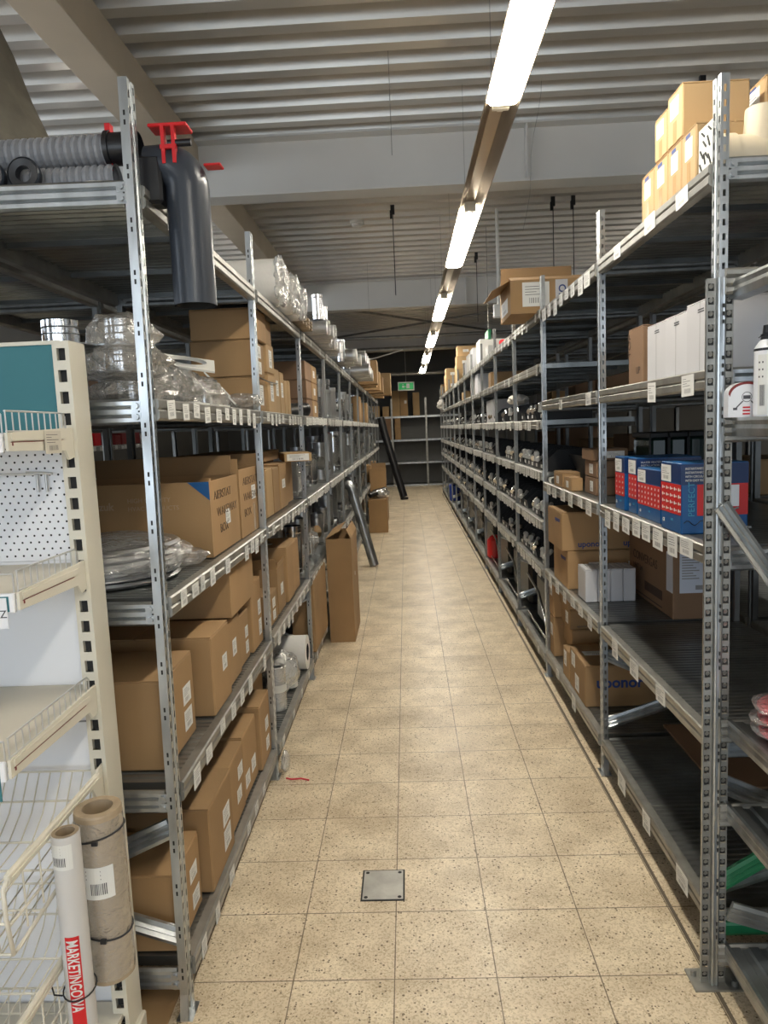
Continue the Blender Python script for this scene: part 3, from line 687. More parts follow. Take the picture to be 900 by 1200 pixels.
L('tall carton on the second left shelf beside the second upright', -.69, .50, 3.035, 3.235, z, .30, labels=two, group=g)
L('carton standing on the tall carton beside the second upright', -.72, .45, 3.06, 3.22, z+.302, .17, labels=[('+x', .5, .2, .3, .3)], group=g)
# second bay, shelf 2
L('small carton on the second left shelf just past the second upright', -.69, .30, 3.40, 3.62, z, .16, labels=[('+x', .45, .5, .3, .3), ('+x', .45, .12, .3, .3)], group=g)
L('open carton with raised flaps on the second left shelf past the second upright', -.695, .34, 3.68, 3.90, z, .24, open_=[('-y', .06, 20), ('-x', .08, 30), ('+x', .03, 10)], labels=[('+x', .4, .35, .35, .25)], group=g)
L('tall carton behind the open one on the second left shelf', -.685, .42, 3.95, 4.15, z, .31, labels=[('top', .6, .6, .15, .2)], group=g)
L('carton with torn corner last on the second left shelf of the second bay', -.69, .40, 4.18, 4.40, z, .30, labels=(), group=g)
# shelf 3: the two big open cartons
o, d = carton('cardboard_box', 'big open carton with black handwriting, white label and blue corner on the third left shelf', -1.255, -.682, 2.47, 2.885, 1.191, 1.455, jit=False, open_=[], m='card')
tri = MB().add([(d[0]/2-.0, -d[1]/2-.0012, d[2]), (d[0]/2-.075, -d[1]/2-.0012, d[2]), (d[0]/2-.0, -d[1]/2-.0012, d[2]-.065)], [(0, 1, 2)]); tri.build('blue_corner_print', 'heater_blue', o, loc=(0, 0, 0))
face_text(o, d, '-y', 'zuk', .036, .185, .178, 'faint_ink', bold=.0008)
face_text(o, d, '-y', 'HIGH QUALITY', .022, .285, .20, 'faint_ink'); face_text(o, d, '-y', 'HVAC PRODUCTS', .022, .285, .172, 'faint_ink')
for i, s_ in enumerate(('AIERSTAT', 'WAKEWAY', 'BOX')): face_text(o, d, '+x', s_, .046, .05+.03*i, .195-.062*i, 'hand_ink', sx=1.25, name='handwriting', bold=-.0006)
decal(o, d, '+x', .20, .27, .09, .145, 'paper', 'shipping_label', bars=True)
# raised rear panel of the same carton
MB().box(-d[0]/2+.01, d[0]/2-.02, d[1]/2-.012, d[1]/2-.006, d[2], d[2]+.075).build('flap', 'card', o, loc=(0, 0, 0))
MB().box(d[0]/2-.006, d[0]/2-.0005, -d[1]/2+.005, -d[1]/2+.03, .1, d[2]+.01).build('flap', 'card', o, loc=(0, 0, 0))
o, d = carton('cardboard_box', 'second big open carton with black handwriting on the third left shelf, beside the second upright', -1.24, -.678, 2.90, 3.38, 1.191, 1.47, jit=False, open_=[('+y', .05, 5)], m='card')
for i, s_ in enumerate(('AIERSTAT', 'WAKEWAY', 'BOX')): face_text(o, d, '+x', s_, .048, .06, .21-.065*i, 'hand_ink', sx=1.35, name='handwriting', bold=-.0006)
decal(o, d, '+x', .22, .30, .14, .20, 'paper', 'shipping_label', bars=True); decal(o, d, '+x', .24, .27, 0, .12, 'tape', 'tape')
MB().box(-d[0]/2+.01, d[0]/2-.004, -d[1]/2-.001, -d[1]/2+.004, d[2]-.02, d[2]+.045).build('flap', 'card', o, loc=(0, 0, 0))
# narrow upright cartons in the second bay, shelf 3
for i, (a, b, h, lb) in enumerate([(3.42, 3.56, .24, 'narrow upright carton on the third left shelf, right after the big open pair'), (3.58, 3.74, .245, 'second narrow upright carton on the third left shelf'), (3.76, 3.93, .24, 'third narrow upright carton on the third left shelf, dark gap before it'), (3.95, 4.2, .25, 'upright carton with label near the end of the third left shelf group')]):
    L(lb, -.70, .40, a, b, 1.19, h, labels=[('+x', .3, .45, .4, .2)] if i == 3 else (), m='card' if i != 1 else 'card_light', group='narrow cartons on the third left shelf')
L('flat carton with a scribble lying across the narrow cartons', -.80, .42, 3.75, 4.55, 1.45, .06, m='card')
o, d = L('long thin carton with white end label poking out over the shelf edge', -.60, .16, 4.22, 4.60, 1.44, .05, rz=.25, m='card_light', labels=[('-y', .1, .1, .8, .8), ('+x', .2, .15, .5, .7)])
L('carton under the long thin one at the third upright', -.72, .36, 4.24, 4.52, 1.19, .245)
# shelf 4: stack in the second bay
g4 = 'cartons stacked on the fourth left shelf'
z = 1.715
L('lowest front carton of the tall stack on the fourth left shelf', -.70, .30, 3.46, 3.70, z, .165, labels=[('+x', .4, .2, .35, .6)], group=g4)
L('middle front carton of the tall stack on the fourth left shelf', -.70, .30, 3.46, 3.70, z+.167, .17, labels=[('+x', .3, .1, .4, .35), ('+x', .3, .55, .4, .35)], group=g4)
L('top carton of the tall stack close under the top left shelf', -.685, .31, 3.46, 3.72, z+.339, .145, m='card', group=g4)
L('second lower carton of the stack on the fourth left shelf, strapped', -.69, .30, 3.72, 3.93, z, .20, labels=[('+x', .3, .3, .4, .5)], m='card_light', group=g4)
L('second upper carton of the stack on the fourth left shelf', -.69, .30, 3.72, 3.93, z+.202, .15, labels=[('+x', .3, .2, .4, .6)], m='card_light', group=g4)
L('leaning carton on top behind the upper carton of the stack', -.70, .28, 3.75, 3.94, z+.354, .125, m='card', group=g4)
for i, (a, b, h) in enumerate([(3.95, 4.09, .24), (4.11, 4.24, .235), (4.26, 4.36, .20), (4.38, 4.47, .205)]):
    L(['light upright carton on the fourth left shelf behind the strapped stack', 'second light upright carton behind the strapped stack', 'third thin upright carton behind the strapped stack', 'last thin upright carton before the third upright'][i], -.695, .30, a, b, z, h, m='card_light', labels=[('+x', .25, .4, .5, .35)] if i < 2 else (), group=g4)
tag(MB().tube([(-.683, 3.45, 1.875), (-.680, 3.7, 1.868), (-.683, 3.94, 1.872)], .003, 5).build('strap', 'black'), 'black strap around the strapped carton stack on the fourth left shelf', 'strap')
# bay three and four, shelf 4: printed brown cartons, two by three
for i in range(2):
    for j in range(3):
        L('red-brown printed carton, %s column and %s row, beyond the third left upright' % (['nearer', 'farther'][i], ['bottom', 'middle', 'top'][j]), -.705, .42, 5.28+.34*i, 5.60+.34*i, z+.135*j, .133, m='card_dark' if i == 0 else 'card', labels=[('+x', .3, .3, .3, .4)] if i else (), group='printed cartons beyond the third upright')
        lx = -.705-.42
t_ = thing('pipe_piece', 'short dark pipe end lying on the fourth left shelf', 'pipe', (-.74, 5.05, 1.715))
MB().tube([(-.95, 4.9, 1.765), (-.70, 5.12, 1.765)], .045, 14, cap=False).tube([(-.705, 5.115, 1.765), (-.69, 5.13, 1.765)], .048, 14).build('pipe', 'black', t_)
tag(MB().tube([(-1.0, 4.78, 1.76), (-.69, 4.80, 1.76)], .04, 14).build('pipe_piece', 'flue'), 'short brown metal sleeve on the fourth left shelf after the cartons', 'pipe')

# pipes, elbows and ducts in the farther left bays
def duct(x, y, z, r, h, label, m='chrome', group='silver flue pipes on the left shelves', lean=0.):
    mb = MB().lathe([(r*.93, 0), (r*.93, h*.04), (r, h*.05), (r, h*.12), (r*1.03, h*.13), (r, h*.15), (r, h*.85), (r*1.03, h*.87), (r*1.05, h*.9), (r*1.05, h), (r*.95, h), (r*.95, h*.1)], (0, 0, 0), n=20)
    o = mb.build('flue_pipe', m, None, loc=(x, y, z), rot=(lean, 0, 0)); return tag(o, label, 'pipe', group)
def elbow(x, y, z, r, label, rz=0., m='chrome', group='silver elbows on the left shelves'):
    pts = [(0, 0, 0)]+[(0, 0, r*1.2)]+[(r*1.5*(1-cos(a)), 0, r*1.2+r*1.5*sin(a)) for a in [radians(q) for q in (15, 30, 45, 60, 75, 90)]]+[(r*2.6, 0, r*2.7)]
    o = MB().tube(pts, [r]*len(pts), 16).build('elbow_fitting', m, None, loc=(x, y, z), rz=rz)
    c = MB().lathe([(r*1.07, 0), (r*1.07, r*.35), (r, r*.35)], (0, 0, 0)); c.build('collar', m, o, loc=(0, 0, 0))
    return tag(o, label, 'pipe elbow', group)
rnd = random.Random(3)
bn = ['third', 'fourth', 'fifth', 'sixth', 'seventh', 'eighth', 'ninth', 'tenth', 'eleventh']
ln_ = ['lowest', 'second', 'third', 'fourth']
for k in range(9):
    ya, yb = ly[k+2]+.08, ly[k+3]-.06
    for li, zz in enumerate(LV[:4]):
        if li == 3 and k < 2: ya2 = yb+1 if k == 0 else ya+.05
        else: ya2 = ya
        yy = ya2
        if li == 0 and k == 0: continue
        n = 0
        while yy < yb-.1:
            kind = rnd.random(); r = rnd.uniform(.045, .075); x = -.70-r-rnd.uniform(0, .05)
            lab = ('silver flue pipe standing on the %s shelf of the %s left bay' if True else '') % (ln_[li], bn[k])
            gg = 'flue pipes on the %s shelf, %s left bay' % (ln_[li], bn[k])
            hmax = .42
            if kind < .62:
                h = rnd.uniform(.18, hmax); duct(x, yy+r, zz+.002, r, h, lab, m=rnd.choice(['chrome', 'flue', 'flue', 'steel']), group=gg)
                if rnd.random() < .6: duct(x-.2, yy+r, zz+.002, r, h*.9, 'silver flue pipe in the back row of the %s shelf, %s left bay' % (ln_[li], bn[k]), m='flue', group='back row '+gg)
            elif kind < .85:
                elbow(x-.03, yy+r, zz+.002, r*.8, 'silver pipe elbow on the %s shelf of the %s left bay' % (ln_[li], bn[k]), rz=rnd.uniform(-.6, .6)-pi/5, group='elbows, '+gg)
            else:
                o = MB().lathe([(r*.6, 0), (r, .01), (r, .05), (r*.6, .06), (r*.6, 0)], (0, 0, 0), axis='x').build('pipe_ring', 'fitting' if rnd.random() < .3 else 'chrome', None, loc=(x, yy+r, zz+r+.002))
                tag(o, 'round pipe collar standing on edge on the %s shelf of the %s left bay' % (ln_[li], bn[k]), 'pipe collar', 'collars, '+gg)
            yy += 2*r+rnd.uniform(.01, .06)
for i, (y, x, r, h, m_) in enumerate([(8.2, -.72, .06, .44, 'card'), (8.9, -.74, .05, .40, 'foam'), (9.3, -.72, .07, .34, 'foam')]):
    pass
for i, (y0, y1, z0, h) in enumerate([(10.3, 10.8, 1.715, .36), (12.2, 12.7, 1.715, .33), (12.9, 13.4, .67, .3), (14.6, 15.1, .67, .28)]):
    L(['carton on the fourth left shelf in front of the far pipes', 'carton farther along the fourth left shelf', 'carton standing low in the ninth left bay', 'carton low near the end of the left row'][i], -.64, .36, y0, y1, z0, h)
def bag(name, label, c, r, seed=0, m='film', amp=.22, cat='plastic bag', parent=None, sub=3):
    """crumpled clear film: a displaced sphere"""
    import bmesh
    bm = bmesh.new(); bmesh.ops.create_icosphere(bm, subdivisions=sub, radius=1)
    for v in bm.verts:
        n = v.co.normalized(); q = noise.noise(n*1.7+Vector((seed*3.1, seed, 0))); q2 = noise.noise(n*4.5+Vector((seed, 7, seed*2))); q3 = abs(noise.noise(n*9+Vector((3, seed, 1))))
        s = 1+amp*q+amp*.6*q2+amp*.5*q3
        v.co = Vector((n.x*r[0]*s, n.y*r[1]*s, max(-r[2], n.z*r[2]*s*1.02)))
    me = bpy.data.meshes.new(name); bm.to_mesh(me); bm.free(); me.materials.append(M[m])
    o = bpy.data.objects.new(name, me); COL.objects.link(o); o.location = c
    if parent: o.parent = parent
    else: tag(o, label, cat)
    return o
# lowest shelf, second bay: rolls and bagged goods
t = local('foam_roll', 'white foam roll with dark core at the end of the lowest left shelf, second bay', 'roll', (-.80, 4.36, .151+.105))
MB().lathe([(.052, -.14), (.105, -.14), (.105, .14), (.052, .14)], (0, 0, 0), axis='x').build('foam', 'foam', t)
MB().lathe([(.052, .139), (.052, -.139)], (0, 0, 0), axis='x').lathe([(0, -.12), (.052, -.12)], (0, 0, 0), axis='x').build('core', 'black', t)
t = local('bagged_fittings', 'crumpled clear bag of white fittings between the pipe and the foam roll', 'bagged goods', (-.76, 4.0, .26))
for i in range(4): MB().lathe([(.02, 0), (.05, .005), (.05, .08), (.02, .085)], (rnd.uniform(-.04, .04), rnd.uniform(-.08, .08), -.10+.09*(i % 2))).build('fitting', 'fitting', t)
bag('bag', '', (0, 0, 0), (.10, .15, .105), 3, 'film_d', parent=t)
t = local('wrapped_tube', 'clear wrapped cylinder with green sticker standing at the second left upright', 'tube', (-.74, 3.72, .151))
MB().lathe([(.0, 0), (.052, 0), (.052, .23), (.045, .235), (.045, .2)], (0, 0, 0)).build('tube', 'film_d', t); MB().lathe([(.043, .005), (.043, .22)], (0, 0, 0)).build('lining', 'flue', t)
MB().lathe([(.0535, .10), (.0535, .14)], (0, 0, 0)).build('sticker', 'fitting', t)
L('small carton deep on the lowest left shelf past the second upright', -.80, .35, 3.40, 3.66, .15, .26)
# shelf 3, first bay: stack of clear-wrapped discs
t = local('wrapped_disc_stack', 'stack of round discs wrapped in clear film at the front of the third left shelf', 'wrapped discs', (-.93, 2.16, 1.191))
for i in range(6): MB().lathe([(0, 0), (.215, 0), (.225, .008), (.215, .016), (0, .016)], (rnd.uniform(-.006, .006), rnd.uniform(-.006, .006), .002+.0185*i), n=40).build('disc', 'flue', t)
bag('wrapping', '', (0, 0, .067), (.25, .245, .066), 5, 'film', amp=.12, parent=t, sub=4)
# third shelf far: bagged metal
for i, (y, zz, lb) in enumerate([(4.95, .67, 'crumpled clear bag of metal parts on the second left shelf, third bay'), (5.45, .67, 'second clear bag farther on the second left shelf'), (4.9, 1.19, 'clear bagged metal collar on the third left shelf, third bay')]):
    t = local('bagged_collar', lb, 'bagged goods', (-.80, y, zz+.11))
    MB().lathe([(.06, -.1), (.06, .04), (.075, .05), (.075, .07)], (0, 0, 0)).build('collar', 'chrome', t); bag('bag', '', (0, 0, 0), (.10, .13, .105), 11+i, 'film', parent=t)
# fourth shelf, first bay: bagged flanged collars
z = 1.716
def collar(x, y, zz, label, r=.07, h=.13, fl=.12, seed=1, bagr=None, rot=None, flange='round', m='chrome', bagm='film'):
    t = local('flanged_collar', label, 'duct collar', (x, y, zz), rot=rot, group=None)
    mb = MB().lathe([(r, h), (r, h*.75), (r*1.04, h*.72), (r, h*.69), (r, h*.5), (r*1.04, h*.47), (r, h*.44), (r, 0), (r*.96, 0), (r*.96, h)], (0, 0, 0), n=28); mb.build('sleeve', m, t)
    f = MB()
    if flange == 'round': f.lathe([(r, .002), (fl, .0), (fl, .004), (r, .006)], (0, 0, 0), n=36)
    else:
        n = 32; ring = lambda rr, zz_, sq: [((rr*cos(2*pi*a/n)) if not sq else max(-fl, min(fl, 1.45*fl*cos(2*pi*a/n))), (rr*sin(2*pi*a/n)) if not sq else max(-fl, min(fl, 1.45*fl*sin(2*pi*a/n))), zz_) for a in range(n)]
        for zz_ in (.0, .006):
            f.add(ring(r, zz_, False)+ring(0, zz_, True), [[a, (a+1) % n, n+(a+1) % n, n+a] for a in range(n)])
        f.add(ring(0, 0, True)+ring(0, .006, True), [[a, (a+1) % n, n+(a+1) % n, n+a] for a in range(n)])
    f.build('flange', 'steel' if flange == 'round' else 'fitting', t)
    if bagr: bag('bag', '', (0, 0, h*.45), bagr, seed, bagm, parent=t, amp=.25)
    return t
collar(-.94, 2.02, z+.155, 'silver collar on a wide flange, top left of the heap beside the teal board', r=.048, h=.07, fl=.10)
collar(-.93, 2.05, z, 'silver collar standing at the bottom left of the bagged heap', r=.04, h=.10, fl=.08, flange='round')
collar(-.80, 2.08, z+.08, 'bagged collar, middle of the heap by the front left upright', r=.045, h=.07, fl=.09, seed=21, bagr=(.13, .12, .055), bagm='film_t')
collar(-.80, 2.10, z+.155, 'bagged collar on top of the heap by the front left upright', r=.045, h=.08, fl=.09, seed=22, bagr=(.095, .11, .06), bagm='film_t')
collar(-.79, 2.12, z, 'bagged collar at the bottom of the heap by the front left upright', r=.05, h=.07, fl=.10, seed=23, bagr=(.12, .13, .045), bagm='film_t')
collar(-.76, 2.42, z, 'bagged collar with white plate behind the front left upright', r=.06, h=.10, fl=.09, seed=24, bagr=(.085, .14, .07), flange='sq', bagm='film_t')
collar(-.715, 2.43, z+.135, 'white ring plate lying tilted on top of the bagged heap', r=.062, h=.012, fl=.088, seed=25, flange='sq', rot=(.30, .16, .3), m='fitting')
collar(-.75, 2.72, z, 'bagged collar farther along the fourth left shelf', r=.055, h=.10, fl=.08, seed=26, bagr=(.08, .13, .065), flange='sq', bagm='film_t')
collar(-.735, 2.93, z+.075, 'white square plate leaning on its edge against the bagged heap', r=.045, h=.012, fl=.085, flange='sq', rot=(0, .85, .2), m='fitting')
bag('plastic_bag', 'loose clear plastic bag spilling over the edge of the fourth left shelf', (-.70, 3.16, z+.035), (.075, .15, .035), 31, 'film')
bag('plastic_bag', 'crumpled clear bag low at the front edge of the fourth left shelf', (-.73, 2.30, z+.06), (.07, .20, .06), 33, 'film')
bag('plastic_bag', 'empty clear bag draped on the third left shelf next to the discs', (-.73, 2.33, 1.192+.03), (.06, .09, .028), 35, 'film')

# ------------------------------------------------------------------ top of the left row
zt = 2.246
def hose(pts, r, label):
    t = thing('corrugated_hose', label, 'hose', pts[0]); P_ = []; R_ = []
    pts = [Vector(p) for p in pts]
    for a, b in zip(pts, pts[1:]):
        n = max(2, int((b-a).length/.0065))
        for i in range(n): P_.append(a.lerp(b, i/n)); R_.append((r, r, r*.84)[len(P_) % 3])
    P_.append(pts[-1]); R_.append(r)
    MB().tube(P_, R_, 18, cap=False, smooth=False).build('hose', 'hose', t); return t
t = hose([(-1.34, 2.0, zt+.116), (-1.1, 1.985, zt+.118), (-.74, 1.98, zt+.118)], .041, 'upper grey corrugated hose on the top left shelf joined to the black elbow')
MB().lathe([(.0405, -.0), (.0405, .075)], (-.742, 1.98, zt+.12), axis='x', n=24).build('connector', 'black', t)
for an in (0, pi): MB().box(-.752, -.738, 1.968, 1.992, zt+.12+(.036 if an == 0 else -.056), zt+.12+(.062 if an == 0 else -.036)).build('clip', 'red', t)
MB().lathe([(.043, -.006), (.046, -.006), (.046, .006), (.043, .006)], (-.745, 1.98, zt+.12), axis='x', n=24).build('clamp_ring', 'black', t)
t = hose([(-1.3, 1.962, zt+.038), (-.72, 1.950, zt+.038)], .034, 'lower grey corrugated hose lying behind the upper one')
for i, x in enumerate((-.935, -1.025)):
    t = local('pipe_seal_ring', ['black ring standing on the top left shelf, right one', 'black ring standing on the top left shelf, left one'][i], 'ring', (x, 1.895, zt+.038))
    t.scale = (1.12, 1.12, 1.12)
    MB().lathe([(.018, -.01), (.033, -.012), (.034, 0), (.033, .012), (.018, .01), (.018, -.01)], (0, 0, 0), axis='y', n=26).build('ring', 'black', t)
    MB().lathe([(.0345, -.014), (.037, -.01), (.037, -.004), (.0345, 0)], (0, 0, 0), axis='y', n=26).build('rim', 'graphite', t)
tag(MB().lathe([(0, .012), (.055, .010), (.062, .004), (.06, 0), (0, 0)], (-.76, 1.93, zt)).build('white_cap', 'fitting'), 'flat white round cap lying at the edge of the top left shelf', 'cap')
# black elbow with long hanging pipe and red handles
t = thing('drain_elbow', 'anthracite elbow pipe with red handles hanging over the edge of the top left shelf', 'pipe', (-.55, 1.98, 2.0))
R_ = .056
cx, cz = -.548, 2.255
pts = [(cx, 1.98, 1.958), (cx, 1.98, cz)]+[(cx-.062*(1-cos(a)), 1.98, cz+.062*sin(a)) for a in [radians(q) for q in range(12, 91, 13)]]+[(cx-.10, 1.98, cz+.062)]
MB().tube(pts, [R_]*(len(pts)-3)+[R_*.97, R_*.93, R_*.9], 28, cap=False).build('pipe', 'graphite', t)
MB().tube([(cx, 1.98, 1.9585), (cx, 1.98, 2.2)], R_*.94, 28, cap=False).build('bore', 'hole', t)
MB().box(cx-.13, cx-.052, 1.926, 1.99, cz-.045, cz+.075, b=.008).build('bracket', 'black', t)
MB().box(cx-.078, cx+.022, 1.925, 1.985, cz+.140, cz+.149, b=.002).build('red_handle', 'red', t)
h_ = MB().box(cx-.045, cx-.036, 1.922, 1.94, cz+.05, cz+.142).box(cx-.018, cx-.009, 1.922, 1.94, cz+.05, cz+.142).box(cx-.048, cx-.006, 1.921, 1.93, cz+.085, cz+.095)
h_.build('handle_stem', 'red', t)
MB().tube([(cx-.03, 1.932, cz+.10), (cx+.03, 1.932, cz+.10)], .009, 10).build('pin', 'black', t)
MB().box(cx+.05, cx+.095, 1.96, 2.0, cz+.052, cz+.058, b=.002).build('side_tab', 'red', t)
tag(MB().box(-.70, -.655, 2.02, 2.10, zt, zt+.035, b=.01).build('black_clip', 'black'), 'black plastic clip on the top left shelf beside the hanging pipe', 'clip')
# sacking-wrapped bale up by the ceiling
mb = MB(); n = 22
pr = [(.34, 0), (.37, .08), (.36, .2), (.365, .27), (.345, .34), (.30, .46), (.25, .60), (.20, .74), (.13, .90), (.0, .95)]
for i, (r, h) in enumerate(pr[:-1]):
    r1, h1 = pr[i+1]
    f1 = lambda rr, hh: [(rr*(1+.035*sin(a*2.1+hh*22))*cos(2*pi*a/n), rr*(1+.035*sin(a*2.1+hh*22))*sin(2*pi*a/n), hh+.02*sin(a*1.3)*(hh > .05)) for a in range(n)]
    mb.add(f1(r, h)+f1(r1, h1), [[a, (a+1) % n, n+(a+1) % n, n+a] for a in range(n)], smooth=True)
tag(mb.build('sacking_bale', 'cloth', None, loc=(-1.475, 2.42, zt+.004)), 'grey-brown wrapped conical bale on the top left shelf by the ceiling', 'bale')
# white rolls lying across the top shelf
t = None
for i, (yy, rr, xx) in enumerate([(3.78, .118, -.60), (4.05, .105, -.575), (4.28, .095, -.57)]):
    t = thing('insulation_roll', 'white wrapped roll lying across the top left shelf, %s from the camera' % ORD[i], 'roll', (xx, yy, zt), 'white rolls on the top left shelf')
    MB().tube([(xx-.62, yy, zt+rr+.002), (xx-.03, yy, zt+rr+.002), (xx-.012, yy, zt+rr+.002)], [rr, rr, rr*.93], 26).build('roll', 'foam', t)
    bag('end_film', '', (0, 0, 0), (.035, rr*.98, rr*.98), 40+i, 'film_d', parent=t, sub=4, amp=.3).location = (-.005, 0, rr+.003)
for i in range(6):
    yy = 4.42+.065*i; xx = -.585+.01*(i % 2)
    t = thing('rod_bundle', 'flat brown bundle of thin rods across the top left shelf, %s of the run' % ORD[i], 'bundle', (xx, yy, zt), 'brown rod bundles on the top left shelf')
    mb = MB()
    for a in range(3):
        for b_ in range(3): mb.tube([(xx-.55, yy-.02+.02*a, zt+.012+.021*b_), (xx, yy-.02+.02*a, zt+.012+.021*b_)], .0095, 6)
    mb.build('rods', 'kraft', t)
# tied bundles of thin brown rods under the film, then flues
for i in range(7):
    yy = 4.95+.24*i
    t = thing('flue_pipe', 'clear-wrapped flue lying across the top left shelf over the aisle, %s of the long run' % ORD[i], 'pipe', (-.62, yy, zt), 'wrapped flues on the top left shelf')
    xx = -.50+.02*(i % 3) if i < 2 else -.56+.02*(i % 3)
    MB().tube([(xx-.55, yy, zt+.05), (xx, yy, zt+.05)], .046, 16).build('pipe', 'flue', t)
    MB().tube([(xx-.5, yy, zt+.05), (xx+.02, yy, zt+.05)], .05, 12).build('wrapping', 'film', t)
for i, (x, y, r, h, z0) in enumerate([(-.555, 4.95, .036, .16, .103), (-.56, 5.19, .042, .12, .103), (-.58, 6.92, .04, .2, .003), (-.60, 7.75, .04, .2, .003)]):
    duct(x, y, zt+z0, r, h, ['upright silver pipe at the shelf edge, tallest on the top left shelf', 'upright silver pipe just behind the tallest one', 'short upright silver pipe third on the top left shelf', 'short upright silver pipe fourth on the top left shelf'][i], group=None)
for i, (y, r, x) in enumerate([(7.0, .06, -.45), (7.25, .055, -.50), (7.5, .06, -.44)]):
    t = thing('wrapped_flue', 'wrapped flue with white end reaching into the aisle, %s of three' % ORD[i], 'pipe', (x, y, zt), 'wrapped flues with white ends')
    MB().tube([(x-.7, y, zt+r+.002), (x, y, zt+r+.002)], r, 16).build('pipe', 'flue', t); MB().lathe([(0, .02), (r, .015), (r, -.02)], (x, y, zt+r+.002), axis='x', n=18).build('end_cap', 'fitting', t)
for i in range(4):
    y = 9.1+.34*i
    t = thing('wrapped_flue', 'long wrapped flue on the top left shelf of the sixth bay, %s in its row' % ORD[i], 'pipe', (-.4, y, zt), 'long flues of the sixth bay')
    for j in range(2): MB().tube([(-1.1, y, zt+.09+.16*j), (-.42-.04*j, y, zt+.09+.16*j)], .075, 14).build('pipe', 'flue', t)
for i, (y0, y1, x1, h, mm) in enumerate([(10.55, 10.95, -.38, .34, 'card'), (11.2, 11.6, -.42, .26, 'card_light'), (12.2, 12.6, -.40, .30, 'card'), (13.1, 13.6, -.38, .27, 'card'), (14.2, 14.7, -.26, .42, 'card_light'), (15.3, 15.8, -.44, .30, 'card')]):
    carton('cardboard_box', ['carton sticking out over the aisle from the top left shelf, nearest one', 'light carton just behind the nearest overhanging one', 'carton mid-way on the far top left shelf', 'carton before the brightest one on the far top left shelf', 'brightly lit light carton farthest out over the aisle on the left', 'last carton on the top left shelf'][i], x1-.7, x1, y0, y1, zt+.002, zt+h, m=mm, rz=0.)
# leaning and standing things on the floor at the left
def slab(name, label, c0, c1, w, d, h, lean, m='card'):
    pass
o, d = carton('cardboard_box', 'tall brown carton standing on the floor against the left row, top flap open', -.635, -.445, 5.40, 5.98, 0, .80, m='card', rz=0., open_=[('-x', .12, -62), ('+x', .07, -25)])
face_text(o, d, '+x', '', .02, .1, .4, 'paper') if False else decal(o, d, '+x', .24, .27, .47, .5, 'paper', 'sticker')
carton('cardboard_box', 'brown carton standing on the floor behind the tall one at the third left upright', -.86, -.66+.02, 4.72, 5.30, 0, .60, m='card', rz=0.) if False else carton('cardboard_box', 'brown carton standing between the shelf and the tall open carton', -.80, -.645, 4.68, 5.34, .152, .64, m='card', rz=0.)
t = thing('leaning_pipe', 'silver pipe with elbow leaning against the left shelves', 'pipe', (-.42, 8.45, 0))
MB().tube([(-.43, 8.45, .0+.01), (-.645, 8.5, .86)], .055, 18, cap=True).build('pipe', 'steel', t); MB().tube([(-.645, 8.5, .86), (-.665, 8.505, .93), (-.70, 8.51, .97), (-.78, 8.52, .98)], .057, 18).build('elbow', 'steel', t)
t = thing('leaning_pipe', 'long black pipe leaning against the far end of the left row', 'pipe', (-.10, 16.4, 0))
MB().tube([(-.10, 16.35, .06), (-.50, 16.6, 1.55), (-.56, 16.62, 1.85)], .085, 16).build('pipe', 'black', t); MB().lathe([(.09, 0), (.09, .05), (.0, .05)], (-.09, 16.34, 0)).build('foot_collar', 'black', t)
carton('cardboard_box', 'carton on the floor under the loose hardware, far left side', -.625, -.335, 11.2, 11.75, 0, .52)
o, d = carton('cardboard_box', 'open carton standing among hardware on the far left floor', -.66, -.38, 12.6, 13.0, .50, .92, open_=[('+y', .08, 10)])
carton('cardboard_box', 'low carton under the open one on the far left floor', -.66, -.36, 12.4, 13.1, 0, .498)
bag('plastic_bag', 'white crumpled bag on the carton far along the left row', (-.42, 11.5, .59), (.12, .2, .07), 51, 'film_d')
for i in range(5):
    r = .04+.01*(i % 3); o = MB().tube([(0, 0, 0), (.1+.02*i, .1, .03)], r, 12).build('pipe_piece', 'chrome' if i % 2 else 'black', None, loc=(-.60+.05*(i % 3), 11.25+.09*i, .52+r+.02)); tag(o, 'short pipe offcut heaped on the far floor carton, %s from the near side' % ORD[i], 'pipe', 'pipe offcuts on the floor carton')
tag(MB().box(-1.02, -.72, 1.62, 2.02, .0, .004).build('cardboard_sheet', 'card'), 'flat cardboard sheet on the floor under the left shelves', 'cardboard sheet').rotation_euler = (0, 0, 0)
o = MB().tube([(0, 0, 0), (.03, -.02, .004), (.07, -.01, .002), (.11, -.03, .003)], .004, 6).build('tape_scrap', 'pink'); o.location = (-.62, 3.22, .006); tag(o, 'scrap of red and white tape on the floor at the second left upright', 'tape scrap')
bag('plastic_bag', 'small scrap of clear film on the floor at the second left upright', (-.635, 3.30, .05), (.02, .04, .05), 61, 'film_d')
t = thing('floor_hatch', 'square grey metal cover plate set in the tiled floor', 'floor cover', (-.143, 2.415, 0))
MB().box(-.218, -.065, 2.325, 2.50, 0, .0015).build('frame', 'hole', t)
MB().box(-.212, -.071, 2.331, 2.494, .0015, .003).build('plate', 'dull', t)
sc = MB()
for x in (-.20, -.083):
    for y in (2.343, 2.482): sc.lathe([(0, .0035), (.006, .0035), (.007, .003)], (x, y, 0), n=10)
sc.build('screws', 'hole', t)

